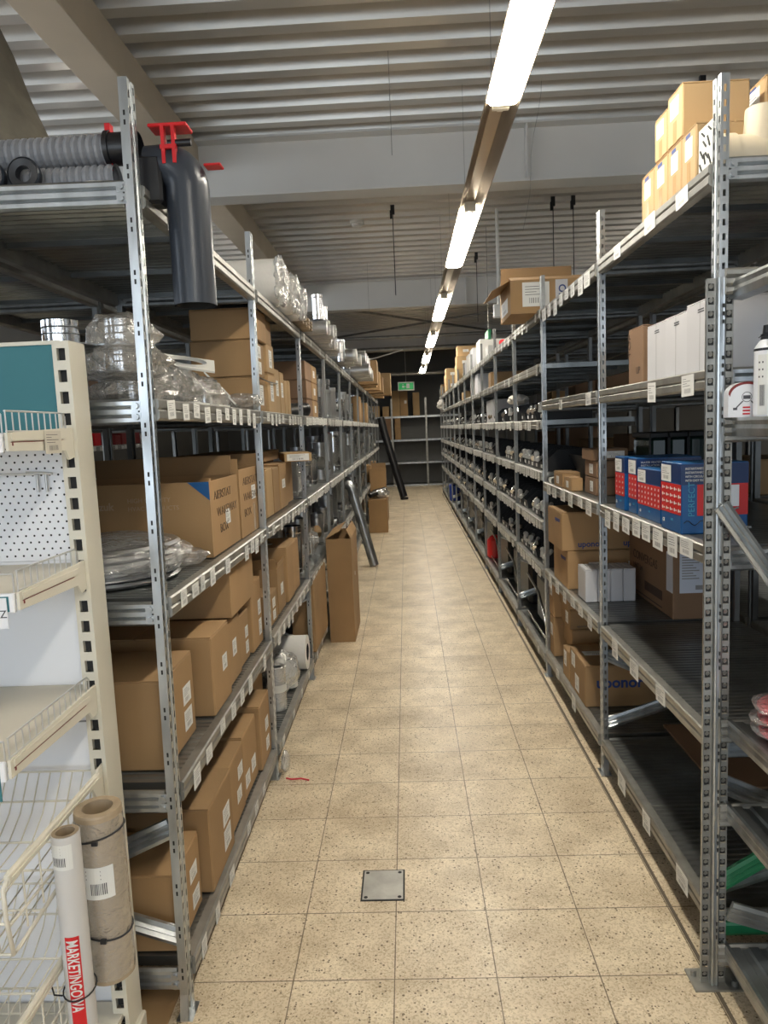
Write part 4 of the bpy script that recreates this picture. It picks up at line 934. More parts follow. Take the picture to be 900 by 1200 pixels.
# ------------------------------------------------------------------ cream shop gondola at the left edge
def gondola():
    t = thing('gondola_shelving', 'cream shop display shelving with pegboard and wire baskets at the left edge', 'shop shelving', (-1.25, 1.6, 0))
    V = Vector; H = 1.845
    mb = MB(); x0 = -.815; w = .040
    perf_face(mb, V((x0, 1.70, 0)), V((1, 0, 0)), V((0, 0, 1)), V((0, -1, 0)), w, H, .020, .028, .05, z0=.05, depth=.012)
    k = .05
    while k+.03 < H: mb.box(x0+.022, x0+.030, 1.6995, 1.70, k+.002, k+.009, m=1); k += .05
    mb.quad((x0+w, 1.70, 0), (x0+w, 1.785, 0), (x0+w, 1.785, H), (x0+w, 1.70, H)); mb.quad((x0, 1.785, 0), (x0, 1.70, 0), (x0, 1.70, H), (x0, 1.785, H))
    mb.quad((x0, 1.70, H), (x0+w, 1.70, H), (x0+w, 1.785, H), (x0, 1.785, H)); mb.quad((x0+w, 1.785, 0), (x0, 1.785, 0), (x0, 1.785, H), (x0+w, 1.785, H))
    mb.build('slotted_upright', ['cream', 'hole'], t)
    MB().box(x0-.002, x0+w+.012, 1.30, 1.785, 0, .075, b=.004).build('base_foot', 'cream', t)
    xl, xr = -1.85, -.818
    MB().box(xl, xr, 1.745, 1.765, 1.640, 1.848).build('teal_panel', 'teal', t)
    MB().box(xl, xr, 1.740, 1.748, 1.843, 1.852).build('top_trim', 'cream', t)
    pb = MB().box(xl, xr, 1.748, 1.765, 1.322, 1.639); 
    z = 1.335; row = 0
    while z < 1.635:
        x = xr-.012-(.0105 if row % 2 else 0)
        while x > -1.25:
            if not (row % 4 == 1 and int((xr-x)/.0105) % 4 == 3):
                n = 6; pb.add([(x+.0029*cos(2*pi*a/n), 1.7478, z+.0029*sin(2*pi*a/n)) for a in range(n)], [list(range(n))], m=1)
            x -= .021
        z += .0165; row += 1
    pb.build('pegboard', ['white', 'hole'], t)
    MB().box(xl, xr, 1.748, 1.765, .12, 1.321).build('back_panel', 'white', t)
    MB().box(xl, xr, 1.744, 1.748, .905, .908).build('panel_joint', 'grey_ink', t)
    # pegboard hook
    MB().tube([(-1.2, 1.58, 1.555), (-.90, 1.735, 1.536)], .003, 6).tube([(-.925, 1.738, 1.541), (-.86, 1.738, 1.536)], .0035, 6).tube([(-.900, 1.74, 1.538), (-.900, 1.74, 1.492)], .003, 6).tube([(-.878, 1.74, 1.538), (-.878, 1.74, 1.492)], .003, 6).build('peg_hook', 'zwire', t)
    # shelves: bracket, board, rail, wire guard
    for i, (z, yf) in enumerate(((1.632, 1.415), (1.315, 1.40), (1.005, 1.31))):
        sb = MB().box(xl, -.79, yf+.004, 1.74, z-.012, z); s_ = sb.build('shelf_board', 'cream_shelf', t)
        xb = -.783
        pts = [(yf, z+.002), (1.700, z+.012), (1.712, z-.055), (1.672, z-.062), (1.655, z-.040), (yf, z-.034)]
        bm_ = MB(); bm_.add([(x, yy, zz) for x in (xb-.006, xb) for yy, zz in pts], [[0, 1, 2, 3, 4, 5][::-1], [6, 7, 8, 9, 10, 11]]+[[j, (j+1) % 6, 6+(j+1) % 6, 6+j] for j in range(6)])
        bm_.box(xb, xb+.0022, yf+.012, 1.66, z-.014, z-.001)
        bk = bm_.build('bracket', 'cream', s_)
        MB().box(xb+.0001, xb+.001, yf+.014, yf+.018, z-.024, z-.018).box(xb+.0001, xb+.0006, yf+.01, 1.64, z-.0175, z-.0162).build('seam', 'maroon', bk)
        gw = MB(); g0 = z+.002; g1 = z+.045
        gw.tube([(xb-.004, yf+.004, g1), (xb-.004, 1.66, g1), (xb-.004, 1.672, g1-.008), (xb-.004, 1.672, g0)], .0022, 6); gw.tube([(xb-.004, yf+.004, g0+.003), (xb-.004, 1.672, g0+.003)], .0018, 6)
        yy = yf+.006
        while yy < 1.67: gw.tube([(xb-.004, yy, g0), (xb-.004, yy, g1)], .0016, 5); yy += .026
        gw.tube([(xb-.012, yf+.004, g1-.006), (xl, yf+.004, g1-.006)], .002, 6); x = xb-.012
        while x > xl: gw.tube([(x, yf+.004, g0), (x, yf+.004, g1-.006)], .0016, 5); x -= .05
        gw.build('wire_guard', 'zwire', s_)
        MB().box(xl, xb-.008, yf-.008, yf+.003, z-.038, z+.001, b=.002).build('price_rail', 'white', s_)
        if i == 1:
            MB().box(xl, xb-.018, yf-.0095, yf-.008, z-.035, z-.004).build('rail_strip', 'teal', s_)
            MB().box(-.90, xb-.021, yf-.012, yf-.0105, z-.068, z-.006).build('price_ticket', 'can_white', s_)
            text('HAZ', .022, (-.850, yf-.0125, z-.046), (pi/2, 0, 0), 'ink', s_).location = Vector((-.850, yf-.0125, z-.046))-Vector(t.location)
        if i == 2: MB().box(xl, xb-.018, yf-.0095, yf-.008, z-.075, z-.004).build('price_ticket', 'teal', s_)
        if i == 0:
            O = V((xb+.003, 1.555, z-.045)); card_mb(O, V((0, 1, 0)), V((0, 0, 1)), V((1, 0, 0)), .075, .05).build('shelf_label', ['cream_shelf', 'ink'], s_)
    # two wire baskets with side arms
    for z, yf in ((.80, 1.265), (.50, 1.22)):
        bk = MB(); xb = -.783
        bk.box(xb-.012, xb, yf, 1.68, z-.022, z+.002, b=.003).box(xb, xb+.002, yf+.01, 1.68, z-.013, z-.008)
        pts = [(1.68, z+.01), (1.71, z+.012), (1.705, z-.08), (1.66, z-.055), (1.64, z-.024)]
        bk.add([(x, a, b) for x in (xb-.008, xb-.002) for a, b in pts], [[0, 1, 2, 3, 4][::-1], [5, 6, 7, 8, 9]]+[[j, (j+1) % 5, 5+(j+1) % 5, 5+j] for j in range(5)])
        s_ = bk.build('basket_arm', 'cream', t)
        wb = MB(); zb = z-.16; yb = 1.715; yq = yf+.02
        wb.tube([(xb-.006, yf+.01, z-.005), (xb-.006, yf-.012, z-.02), (xb-.006, yf-.012, z-.08), (xb-.006, yf, zb), (xb-.006, yf+.03, zb+.0), (xb-.006, 1.60, zb+.03), (xb-.006, yb, zb+.05)], .0045, 8)
        wb.tube([(xb-.006, yf+.0, z-.10), (xb-.006, 1.69, z-.10)], .003, 6)
        for q in range(6):
            yy = yf+.06+q*.065; wb.tube([(xb-.008, yy, z-.02), (xb-.008, yy, zb+.015+.03*q/6)], .0022, 5)
        x = xb-.03
        while x > xl:
            wb.tube([(x, yf-.010, z-.09), (x, yf, zb), (x, 1.60, zb+.03), (x, 1.66, zb+.07), (x, yb, z-.01)], .0018, 5); x -= .028
        for (yy, zz) in ((yf-.01, z-.09), (yf, zb), (1.38, zb+.01), (1.5, zb+.022), (1.60, zb+.03), (1.68, zb+.09), (yb, z-.01)): wb.tube([(xb-.006, yy, zz), (xl, yy, zz)], .0026, 6)
        wb.build('wire_basket', 'wire', t)
    # small basket front low down and the base deck
    MB().box(xl, -.79, 1.25, 1.74, .12, .135).build('base_shelf', 'cream_shelf', t); MB().box(xl, -.79, 1.25, 1.262, .02, .12).build('plinth', 'cream', t)
gondola()
t = thing('wire_basket', 'small cream wire basket standing low at the left edge', 'basket', (-1.0, 1.46, .137))
wb = MB()
for zz, e in ((.14, 0), (.20, .01), (.26, .02)):
    wb.tube([(-1.25-e, 1.34-e, zz), (-.90+e, 1.34-e, zz), (-.90+e, 1.62+e, zz), (-1.25-e, 1.62+e, zz), (-1.25-e, 1.34-e, zz)], .0028, 6)
for i in range(13): x = -1.25+.0292*i; wb.tube([(x, 1.32, .26), (x, 1.34, .14), (x, 1.62, .14), (x, 1.64, .26)], .0018, 5)
for i in range(9): y = 1.35+.033*i; wb.tube([(-1.27, y, .26), (-1.25, y, .14), (-.90, y, .14), (-.88, y, .26)], .0018, 5)
wb.build('mesh', 'wire', t)
# the two rolls tied to the upright
t = thing('kraft_roll', 'thick film-wrapped cardboard roll with barcode label tied by the cream upright', 'roll', (-.724, 1.526, .395))
MB().lathe([(.033, .40), (.050, .40), (.0515, .395), (.0515, .003), (.048, 0), (.0, 0)], (-.724, 1.526, .395), n=40).lathe([(.033, .40), (.033, .08), (0, .10)], (-.724, 1.526, .395), n=30).build('tube', 'kraft', t)
MB().lathe([(.0520, .012), (.0522, .2), (.0520, .385)], (-.724, 1.526, .395), n=30).build('wrapping', 'film', t)
for zz, s_ in ((.345, .01), (.115, -.008)):
    MB().tube([(-.724+.0538*cos(a), 1.526+.0538*sin(a), .395+zz+s_*cos(a)) for a in [2*pi*i/28 for i in range(29)]], .0022, 6, cap=False).box(-.717, -.704, 1.465, 1.471, .395+zz-.004, .395+zz+.006).build('cable_tie', 'black', t)
def curved_label(parent, c, R, a0, a1, z0, z1, mt='paper', nm='barcode_label', bars=True):
    mb = MB(); n = 10
    P = lambda a, z, o: (c[0]+(R+o)*sin(a), c[1]-(R+o)*cos(a), z)
    for i in range(n):
        a, b = a0+(a1-a0)*i/n, a0+(a1-a0)*(i+1)/n
        mb.add([P(a, z0, 0), P(b, z0, 0), P(b, z1, 0), P(a, z1, 0)], [(0, 1, 2, 3)])
    if bars:
        s = a0+(a1-a0)*.25; dz = z1-z0
        while s < a0+(a1-a0)*.75:
            w = (a1-a0)*random.choice((.015, .03)); mb.add([P(s, z0+dz*.15, .0004), P(s+w, z0+dz*.15, .0004), P(s+w, z0+dz*.5, .0004), P(s, z0+dz*.5, .0004)], [(0, 1, 2, 3)], m=1); s += w+(a1-a0)*.025
        for q in (.62, .74, .86): mb.add([P(a0+.1*(a1-a0), z0+dz*q, .0004), P(a0+.6*(a1-a0), z0+dz*q, .0004), P(a0+.6*(a1-a0), z0+dz*(q+.03), .0004), P(a0+.1*(a1-a0), z0+dz*(q+.03), .0004)], [(0, 1, 2, 3)], m=1)
    return mb.build(nm, [mt, 'ink'], parent)
curved_label(t, (-.724, 1.526), .0525, -.45, .85, .395+.21, .395+.285)
t = thing('banner_roll', 'slim white roll with red MARKETINGOWA band in front of the thick roll', 'roll', (-.750, 1.425, .14))
c_ = (-.750, 1.425)
MB().lathe([(.020, .655), (.0285, .655), (.029, .65), (.029, 0), (0, 0)], (c_[0], c_[1], .14), n=36).build('tube', 'roll_white', t); MB().lathe([(.0195, .6555), (.0195, .45), (0, .45)], (c_[0], c_[1], .14), n=24).lathe([(.0195, .656), (.0275, .656)], (c_[0], c_[1], .14), n=24).build('core', 'kraft', t)
curved_label(t, c_, .0294, -1.15, .8, .14+.585, .14+.64)
curved_label(t, c_, .0294, -.30, .72, .25, .14+.435, 'red', 'red_band', bars=False)
# lettering running down the band, bent round the roll
def wrap_text(body, size, c, R, a_mid, ztop, parent, m, length=.165):
    cu = bpy.data.curves.new('lettering', 'FONT'); cu.body = body; cu.size = size; cu.offset = .0006; cu.resolution_u = 3
    tt = bpy.data.objects.new('lettering', cu); COL.objects.link(tt); bpy.context.view_layer.update()
    me = bpy.data.meshes.new_from_object(tt.evaluated_get(bpy.context.evaluated_depsgraph_get())); bpy.data.objects.remove(tt)
    import bmesh
    bm = bmesh.new(); bm.from_mesh(me)
    for q in range(9): bmesh.ops.bisect_plane(bm, geom=bm.verts[:]+bm.edges[:]+bm.faces[:], plane_co=(0, size*(.08*q+.02), 0), plane_no=(0, 1, 0))
    bm.to_mesh(me); bm.free()
    w = size*.35; sc_ = length/max(v.co.x for v in me.vertices)
    for v in me.vertices:
        x, y = v.co.x*sc_, v.co.y
        a = a_mid+(y-w)/R; p = Vector((c[0]+R*sin(a), c[1]-R*cos(a), ztop-x)); v.co = p-Vector(parent.location)
    me.materials.clear(); me.materials.append(M[m]); o = bpy.data.objects.new('lettering', me); COL.objects.link(o); o.parent = parent
wrap_text('MARKETINGOWA', .034, c_, .0300, .21, .14+.428, t, 'paper')
MB().tube([(c_[0]+.034*cos(a), c_[1]+.034*sin(a), .14+.30+.008*sin(a)) for a in [2*pi*i/20 for i in range(21)]], .0018, 5, cap=False).tube([(c_[0]-.03, c_[1]-.02, .435), (c_[0]-.042, c_[1]-.03, .445), (c_[0]-.045, c_[1]-.03, .463)], .0018, 5).build('cable_tie', 'black', t)

# ------------------------------------------------------------------ goods on the right-hand row
def Rb(label, x0, wd, y0, y1, z0, h, **kw): return carton('cardboard_box', label, x0, x0+wd, y0, y1, z0+.001, z0+h, **kw)
zt = RV[4]
lab = [('-x', .25, .5, .5, .36)]
for i, (a, b) in enumerate([(2.215, 2.325), (2.33, 2.44), (2.445, 2.57), (2.575, 2.70)]):
    o, d = Rb('light carton in the lower row on the top right shelf, %s from the upright' % ORD[i], .862, .22, a, b, zt, .168, m='card_light', labels=[('-x', .25, .50, .5, .34)], tape=False, group='small light cartons on the top right shelf')
    decal(o, d, '-x', d[1]*.28, d[1]*.6, d[2]*.86, d[2]*.93, 'blue_ink', 'blue_print'); decal(o, d, '-x', d[1]*.38, d[1]*.62, 0, d[2]*.45, 'tape', 'tape')
for i, (a, b, h) in enumerate([(2.325, 2.445, .155), (2.455, 2.565, .135)]):
    o, d = Rb('light carton in the upper row on the top right shelf, %s one' % ['nearer', 'farther'][i], .862, .20, a, b, zt+.169, h, m='card_light', labels=[('-x', .2, .5, .55, .36)], group='small light cartons on the top right shelf')
    decal(o, d, '-x', d[1]*.38, d[1]*.62, 0, d[2]*.42, 'tape', 'tape')
o, d = Rb('light carton with blue-topped label behind the beige pipe on the top right shelf', 1.115, .18, 2.34, 2.52, zt+.17, .17, m='card_light', labels=[('-x', .3, .4, .5, .5)]); decal(o, d, '-x', .05, .12, .145, .16, 'blue_ink', 'blue_print')
Rb('low carton lying behind the beige pipe on the top right shelf', 1.09, .25, 2.30, 2.52, zt, .165, m='card_light')
Rb('light carton at the right end of the top right shelf at the picture edge', 1.14, .2, 2.06, 2.20, zt+.0, .26, m='card_light', labels=[('-x', .1, .3, .5, .3)])
t = thing('slatted_disc', 'white slotted plastic plate leaning on edge behind the tall upright', 'grille', (.865, 2.13, zt))
g_ = MB().box(.862, .872, 2.10, 2.20, zt, zt+.135, b=.003); g_.build('plate', 'fitting', t)
sl = MB()
for a, b, c2, d2 in [(.012, .02, .03, .05), (.03, .04, .05, .06), (.05, .03, .06, .06), (.02, .07, .035, .10), (.045, .075, .065, .095), (.065, .05, .085, .075), (.012, .108, .03, .122), (.055, .105, .075, .12), (.075, .02, .088, .04)]:
    sl.tube([(.8615, 2.10+a, zt+b), (.8615, 2.10+c2, zt+d2)], .003, 5)
sl.build('slots', 'hole', t)
t = thing('pipe_tee', 'beige plastic pipe tee lying on the top right shelf behind the tall upright', 'pipe fitting', (1.0, 2.20, zt))
MB().tube([(.90, 2.20, zt+.062), (1.08, 2.20, zt+.062)], .056, 26).tube([(.90, 2.20, zt+.062), (.955, 2.20, zt+.062)], .061, 26).build('body', 'pvc', t); MB().tube([(1.035, 2.20, zt+.062), (1.045, 2.20, zt+.185)], .05, 26).build('branch', 'pvc', t)
# the open carton over the aisle
o, d = carton('cardboard_box', 'open carton overhanging the aisle on the top right shelf, printed label and raised flaps', .675, 1.16, 4.62, 5.10, zt+.003, zt+.205, jit=False, open_=[('+y', .165, -4), ('-x', .13, 118)], labels=[('-y', .15, .2, .34, .72)])
decal(o, d, '-y', .275, .35, .04, .195, 'white_box', 'logo_panel'); face_text(o, d, '-y', 'JO', .062, .338, .10, 'blue_ink', vert=True, name='logo_print', off=.0016, bold=.0012)
decal(o, d, '-x', .05, .35, .03, .12, 'paper', 'shipping_label', bars=True)
MB().add([(-d[0]/2, -d[1]/2+.0, d[2]), (d[0]/2, -d[1]/2, d[2]), (d[0]/2, -d[1]/2+.07, d[2]+.028), (-d[0]/2, -d[1]/2+.07, d[2]+.028)], [(0, 1, 2, 3)]).build('flap', 'card', o, loc=(0, 0, 0))
tag(MB().tube([(.87, 6.5, zt+.035), (.92, 6.75, zt+.035)], .03, 12).build('red_bundle', 'red'), 'small red bundle on the far top right shelf', 'bundle') 
for i, (y0, y1, h, x0, mm) in enumerate([(7.7, 7.95, .15, .88, 'foam'), (8.5, 8.9, .30, .88, 'foam'), (9.4, 9.8, .30, .88, 'white_box'), (9.95, 10.35, .28, .88, 'foam'), (10.6, 11.0, .22, .90, 'white_box')]):
    Rb('off-white carton standing on the far top right shelf, %s in the pale group' % ORD[i], x0, .35, y0, y1, zt, h, m=mm, group='pale cartons on the far top right shelf')
for i, (y0, y1, z0, h, x0) in enumerate([(11.7, 12.0, 0, .20, .84), (11.7, 12.0, .202, .20, .84), (11.75, 12.0, .404, .16, .86), (12.2, 12.5, 0, .30, .86), (14.6, 14.9, 0, .22, .83), (14.6, 14.9, .222, .22, .83), (15.3, 15.6, 0, .35, .85), (16.6, 17.0, 0, .25, .84)]):
    Rb(['small yellow-brown carton at the base of the tall far stack on the top right shelf', 'middle carton of the tall far stack on the top right shelf', 'top carton of the tall far stack on the top right shelf', 'carton beside the tall far stack', 'lower carton of the last pair on the top right shelf', 'upper carton of the last pair on the top right shelf', 'carton just behind the last pair', 'last carton at the far end of the top right shelf'][i], x0, .3, y0, y1, FV[6]+z0, h, m='card_light', labels=[('-y', .3, .4, .3, .25)], group='light cartons at the far end of the top right shelf')
# level two (z 1.735)
z2 = RV[3]
o, d = Rb('brown printed carton upright on the second right shelf from the top', .935, .16, 2.92, 3.10, z2, .235, m='card_dark'); face_text(o, d, '-x', 'TOP', .05, .03, .12, 'redbrown_ink', vert=True); face_text(o, d, '-x', 'UP', .04, .10, .05, 'redbrown_ink')
for i, (a, b, x0, wd, h) in enumerate([(2.565, 2.76, .90, .20, .205), (2.36, 2.56, .895, .22, .205), (2.15, 2.355, .89, .24, .215)]):
    o, d = Rb('tall plain white carton on the second right shelf from the top, %s from the camera' % ['third', 'second', 'first'][i], x0, wd, a, b, z2, h, m='white_box', group='white cartons behind the wide upright')
    for q in (.08, .10): MB().box(-d[0]/2-.0006, -d[0]/2, -.02-q*.1, .015, d[2]-q*.35, d[2]-q*.35+.004).build('mark', 'ink', o, loc=(0, 0, 0))
    MB().box(-d[0]/2-.0005, -d[0]/2, -.0008, .0008, 0, d[2]).build('edge_line', 'grey_ink', o, loc=(0, 0, 0))
for i, (x0, wd) in enumerate([(1.135, .10), (1.24, .12)]):
    Rb('tall white carton deeper on the second right shelf, %s' % ['left of the two behind the can', 'right of the two behind the can'][i], x0, wd, 2.26, 2.56, z2, .215, m='white_box', group='white cartons behind the can')
tag(MB().box(1.38, 1.42, 2.3, 2.5, z2+.002, z2+.2).build('folded_leaflet_pack', 'red'), 'thin red and white pack beside the white cartons', 'pack')
# blue heater boxes (z 1.243)
z3 = RV[2]
def heater(label, x0, wd, y0, y1, h, icons=True, big=False, rz=0., grp='water heater boxes on the middle right shelf'):
    o, d = carton('heater_box', label, x0, x0+wd, y0, y1, z3+.001, z3+h, m='heater_blue', jit=False, rz=rz, cat='product box', group=grp)
    w, dd, h = d
    decal(o, d, '-x', 0, dd, h*.72, h*.985, 'heater_navy', 'navy_panel'); decal(o, d, '-x', 0, dd, h*.27, h*.70, 'heater_red', 'red_panel')
    decal(o, d, '-x', .004, min(dd*.92, .09), h*.72, h*.96, 'paper', 'shipping_label', off=.0014, bars=True)
    pm = MB(); O, u, v, n, e = face('-x', *d)
    cols = max(2, int(dd/.032))
    for c in range(cols):
        for r in range(4):
            a = dd*(c+.5)/cols; b = h*(.33+.1*r)
            if big:
                q = 8; pm.add([O+u*(a+.006*cos(2*pi*i/q))+v*(b+.006*sin(2*pi*i/q))+n*.0012 for i in range(q)], [list(range(q))])
                pm.add([O+u*(a+p)+v*(b+s_)+n*.0012 for p, s_ in ((.009, -.003), (.018, -.003), (.018, .002), (.009, .002))], [(0, 1, 2, 3)])
            else:
                pm.add([O+u*(a+p)+v*(b+s_)+n*.0012 for p, s_ in ((-.006, -.004), (-.001, -.004), (.001, .004), (-.004, .004))], [(0, 1, 2, 3)]); pm.add([O+u*(a+p)+v*(b+s_)+n*.0012 for p, s_ in ((.001, -.004), (.006, -.004), (.006, .004), (.002, .004))], [(0, 1, 2, 3)])
    pm.build('pictograms', 'paper', o, loc=(0, 0, 0))
    decal(o, d, '-y', 0, w, h*.70, h*.985, 'heater_navy', 'navy_panel')
    ln = ['WATER HEATER', 'INSTALLATION', 'CIRCULATION', 'EASY FLOW SYSTEM']
    for i in range(4): face_text(o, d, '-y', ln[i] if not big else ('INSTANTANEOUS ' if i < 2 else 'WITH ')+ln[i], h*.048, w*.06, h*(.91-.055*i), 'paper', name='print', sx=.78 if big else 1.)
    if big:
        decal(o, d, '-y', w*.24, w*.995, h*.26, h*.70, 'heater_red', 'red_panel')
        face_text(o, d, '-y', 'PERFECT', h*.125, w*.20, h*.25, 'print_blue', vert=True, name='print')
        decal(o, d, '-y', w*.68, w*.86, h*.38, h*.68, 'can_white', 'heater_picture', off=.002)
        ff = MB(); O, u, v, n, e = face('-y', *d)
        ff.tube([O+u*w*.69+v*h*.36+n*.002, O+u*w*.76+v*h*.33+n*.002, O+u*w*.79+v*h*.34+n*.002, O+u*w*.85+v*h*.36+n*.002], .003, 6).tube([O+u*w*.77+v*h*.34+n*.002, O+u*w*.77+v*h*.22+n*.002, O+u*w*.70+v*h*.20+n*.002, O+u*w*.70+v*h*.15+n*.002], .002, 6)
        ff.build('tap_picture', 'steel', o, loc=(0, 0, 0))
        decal(o, d, '-y', w*.80, w*.93, h*.10, h*.115, 'paper', 'print_line', off=.001)
        face_text(o, d, '-y', 'FORMASTER', h*.045, w*.79, h*.06, 'paper')
        sw = MB().tube([O+u*(w*.04+w*.5*i/12)+v*(h*.16+.008*sin(i*1.2))+n*.001 for i in range(13)], .0012, 4); sw.build('pipe_line_print', 'black', o, loc=(0, 0, 0))
    face_text(o, d, '-x', 'CE', h*.07, dd*.1, h*.12, 'paper'); face_text(o, d, '-x', '1-8-2', h*.05, dd*.5, h*.16, 'print_blue')
    return o
heater('biggest blue and red water heater box, nearest, with PERFECT on its front', .842, .205, 2.265, 2.44, .222, big=True)
heater('shorter blue and red box with many small pictograms on its red side', .86, .19, 2.50, 2.745, .185)
heater('tall blue and red box in the row behind the short one', .868, .24, 2.78, 2.885, .215)
heater('farthest blue and red box of the row on the middle right shelf', .858, .25, 2.905, 3.03, .215)
Rb('lower brown carton of the small stack on the middle right shelf', .905, .18, 3.52, 3.75, z3, .085, m='card_dark', labels=[('-x', .5, .2, .25, .6)])
Rb('middle brown carton of the small stack on the middle right shelf', .91, .175, 3.53, 3.76, z3+.087, .08, m='card_dark', labels=[('-x', .4, .2, .3, .6)])
Rb('top brown carton of the small stack, grey label on its front', .90, .17, 3.56, 3.78, z3+.169, .055, m='card_dark', labels=[('-y', .4, .2, .5, .6)])
Rb('small brown carton at the front of the middle right shelf behind the second upright', .85, .06, 3.80, 3.98, z3, .07, m='card', labels=[('-x', .3, .2, .3, .5)])
Rb('small brown carton farther along the middle right shelf, left of the small stack', .85, .10, 4.02, 4.25, z3, .085, m='card', labels=[('-x', .3, .2, .3, .5)])
for i in range(3):
    t = thing('bagged_valve', 'small bagged white fitting at the edge of the middle right shelf, %s one' % ORD[i], 'fitting', (.87, 4.15+.09*i, z3), 'bagged fittings on the middle right shelf')
    MB().tube([(.855, 4.30+.07*i, z3+.02), (.90, 4.33+.07*i, z3+.02)], .018, 10).build('valve', 'fitting' if i % 2 else 'chrome', t)
# long trough in black behind the small stack
t = thing('black_crate', 'long black open crate behind the small brown stack on the right', 'crate', (1.2, 4.0, z3))
MB().add([(.98, 4.05, z3+.17), (1.40, 4.05, z3+.17), (1.40, 4.05, z3+.002), (1.06, 4.05, z3+.002), (.98, 4.45, z3+.17), (1.40, 4.45, z3+.17), (1.40, 4.45, z3+.002), (1.06, 4.45, z3+.002)], [(0, 1, 2, 3), (7, 6, 5, 4), (0, 3, 7, 4), (1, 5, 6, 2), (3, 2, 6, 7)]).build('body', 'bin', t); MB().box(.97, 1.41, 4.04, 4.055, z3+.165, z3+.18).build('rim', 'graphite', t)
# level four (z .70)
z4 = RV[1]
for i in range(4):
    o, d = Rb('small white carton in the row of four, fourth right shelf, %s from left' % ORD[i], .868+.063*i, .061, 3.60, 3.76, z4, .168, m='white_box', jit=False, group='row of four white cartons')
for c in range(2):
    for r in range(2):
        o, d = Rb('brown uponor carton, %s row and %s column of the stack of four' % (['lower', 'upper'][r], ['left', 'right'][c]), .845+.215*c-(.03 if r and not c else 0), .205+(.02 if r and not c else 0), 3.90, 4.26, z4+.212*r, .21, m='card', labels=([('-y', .55, .35, .4, .35)] if r == 0 else [] ) , group='uponor cartons on the fourth right shelf')
        face_text(o, d, '-y', 'uponor', .045, .085, .02 if r else .02, 'blue_ink', bold=.0008); face_text(o, d, '-x', 'uponor', .04, .2, .15, 'blue_ink')
o, d = Rb('large red-brown carton with big white data label behind the wide upright', 1.168, .26, 3.235, 3.87, z4, .325, m='card_dark', jit=False)
decal(o, d, '-y', .03, .17, .12, .30, 'paper_blue', 'data_label'); decal(o, d, '-x', .555, .635, .12, .30, 'paper_blue', 'data_label')
M_ = MB(); O, u, v, n, e = face('-y', *d)
for i in range(9): M_.add([O+u*a+v*b+n*.001 for a, b in ((.04, .28-.012*i), (.04+.05+.04*((i*7) % 3)/3, .28-.012*i), (.04+.05+.04*((i*7) % 3)/3, .285-.012*i), (.04, .285-.012*i))], [(0, 1, 2, 3)])
M_.add([O+u*a+v*b+n*.001 for a, b in ((.10, .135), (.135, .135), (.135, .155), (.10, .155))], [(0, 1, 2, 3)]); M_.build('print', 'grey_ink', o, loc=(0, 0, 0))
face_text(o, d, '-x', 'CONVERGAS', .062, .07, .19, 'redbrown_ink'); face_text(o, d, '-x', 'UNIT 24', .04, .07, .14, 'redbrown_ink')
decal(o, d, '-x', .25, .50, .055, .10, 'redbrown_ink', 'print_frame'); decal(o, d, '-x', .1, .5, .018, .024, 'redbrown_ink', 'print_line')
# level five (z .17)
z5 = RV[0]
o, d = Rb('large brown carton with big blue uponor lettering on the lowest right shelf', .852, .40, 3.56, 3.90, z5, .215, m='card', labels=[('-x', .35, .1, .25, .4), ('top', .1, .5, .45, .2)], jit=False)
face_text(o, d, '-y', 'uponor', .078, .055, .10, 'blue_ink', bold=.0022, name='lettering'); decal(o, d, '-x', .04, .12, .13, .205, 'paper', 'shipping_label', bars=True)
Rb('carton with label just behind the big uponor carton on the lowest right shelf', .852, .3, 3.93, 4.08, z5, .17, labels=[('-x', .2, .4, .4, .5)])
for i in range(4): 
    o, d = Rb('small carton in the column of four low on the right, %s from the bottom' % ORD[i], .93-.012*i, .16, 4.14, 4.36, z5+.118*i, .116, labels=[('-x', .5, .2, .3, .6)] if i > 1 else (), group='column of small cartons')
    if i > 1: face_text(o, d, '-y', 'uponor', .02, .04, .012, 'ink')
for i in range(2): Rb('tall carton by the third right upright, %s of two' % ['lower', 'upper'][i], .86, .12, 4.375, 4.50, z5+.25*i, .248, labels=[('-x', .2, .5, .5, .3)], group='pair of tall cartons by the third upright')
Rb('dark red-brown carton deep on the lowest right shelf', 1.12, .12, 4.1, 4.3, z5, .28, m='card_dark')
tag(MB().box(1.15, 1.41, 2.7, 3.3, z5+.002, z5+.012).build('cardboard_sheet', 'card_dark'), 'flat brown cardboard piece lying deep on the lowest right shelf', 'cardboard sheet')
# goods in the row behind
for i, (x0, wd, y0, y1, z0, h, mm, lb, tx) in enumerate([
    (1.53, .34, 2.70, 3.05, z4, .20, 'card_dark', 'dark brown carton printed in black low behind the wide upright', 'TERA'),
    (1.56, .30, 3.30, 3.7, z3, .16, 'card', 'open light carton on the rear shelf right of the heater boxes', ''),
    (1.53, .2, 4.7, 5.0, z3, .16, 'card_dark', 'brown carton in the rear row right of the second upright', ''),
    (1.60, .3, 3.6, 3.9, z2, .12, 'card', 'flat carton on the rear row above the dark jars', '')]):
    o, d = Rb(lb, x0, wd, y0, y1, z0, h, m=mm)
    if tx: face_text(o, d, '-y', tx+'X', .05, .03, .05, 'ink', bold=.001)
for i in range(4):
    t = local('dark_jar', 'dark glossy box container behind the heater boxes, %s from the left' % ORD[i], 'container', (1.16+.088*i, 3.45, z3+.002), group='dark glassy containers')
    MB().box(-.038, .038, -.06, .2, 0, .27, b=.012).build('body', 'glassy', t); MB().box(-.042, .042, -.064, .204, .27, .295, b=.004).build('lid', 'bin', t); MB().box(-.043, -.038, -.064, -.05, 0, .27).box(.038, .043, -.064, -.05, 0, .27).build('frame', 'bin', t)
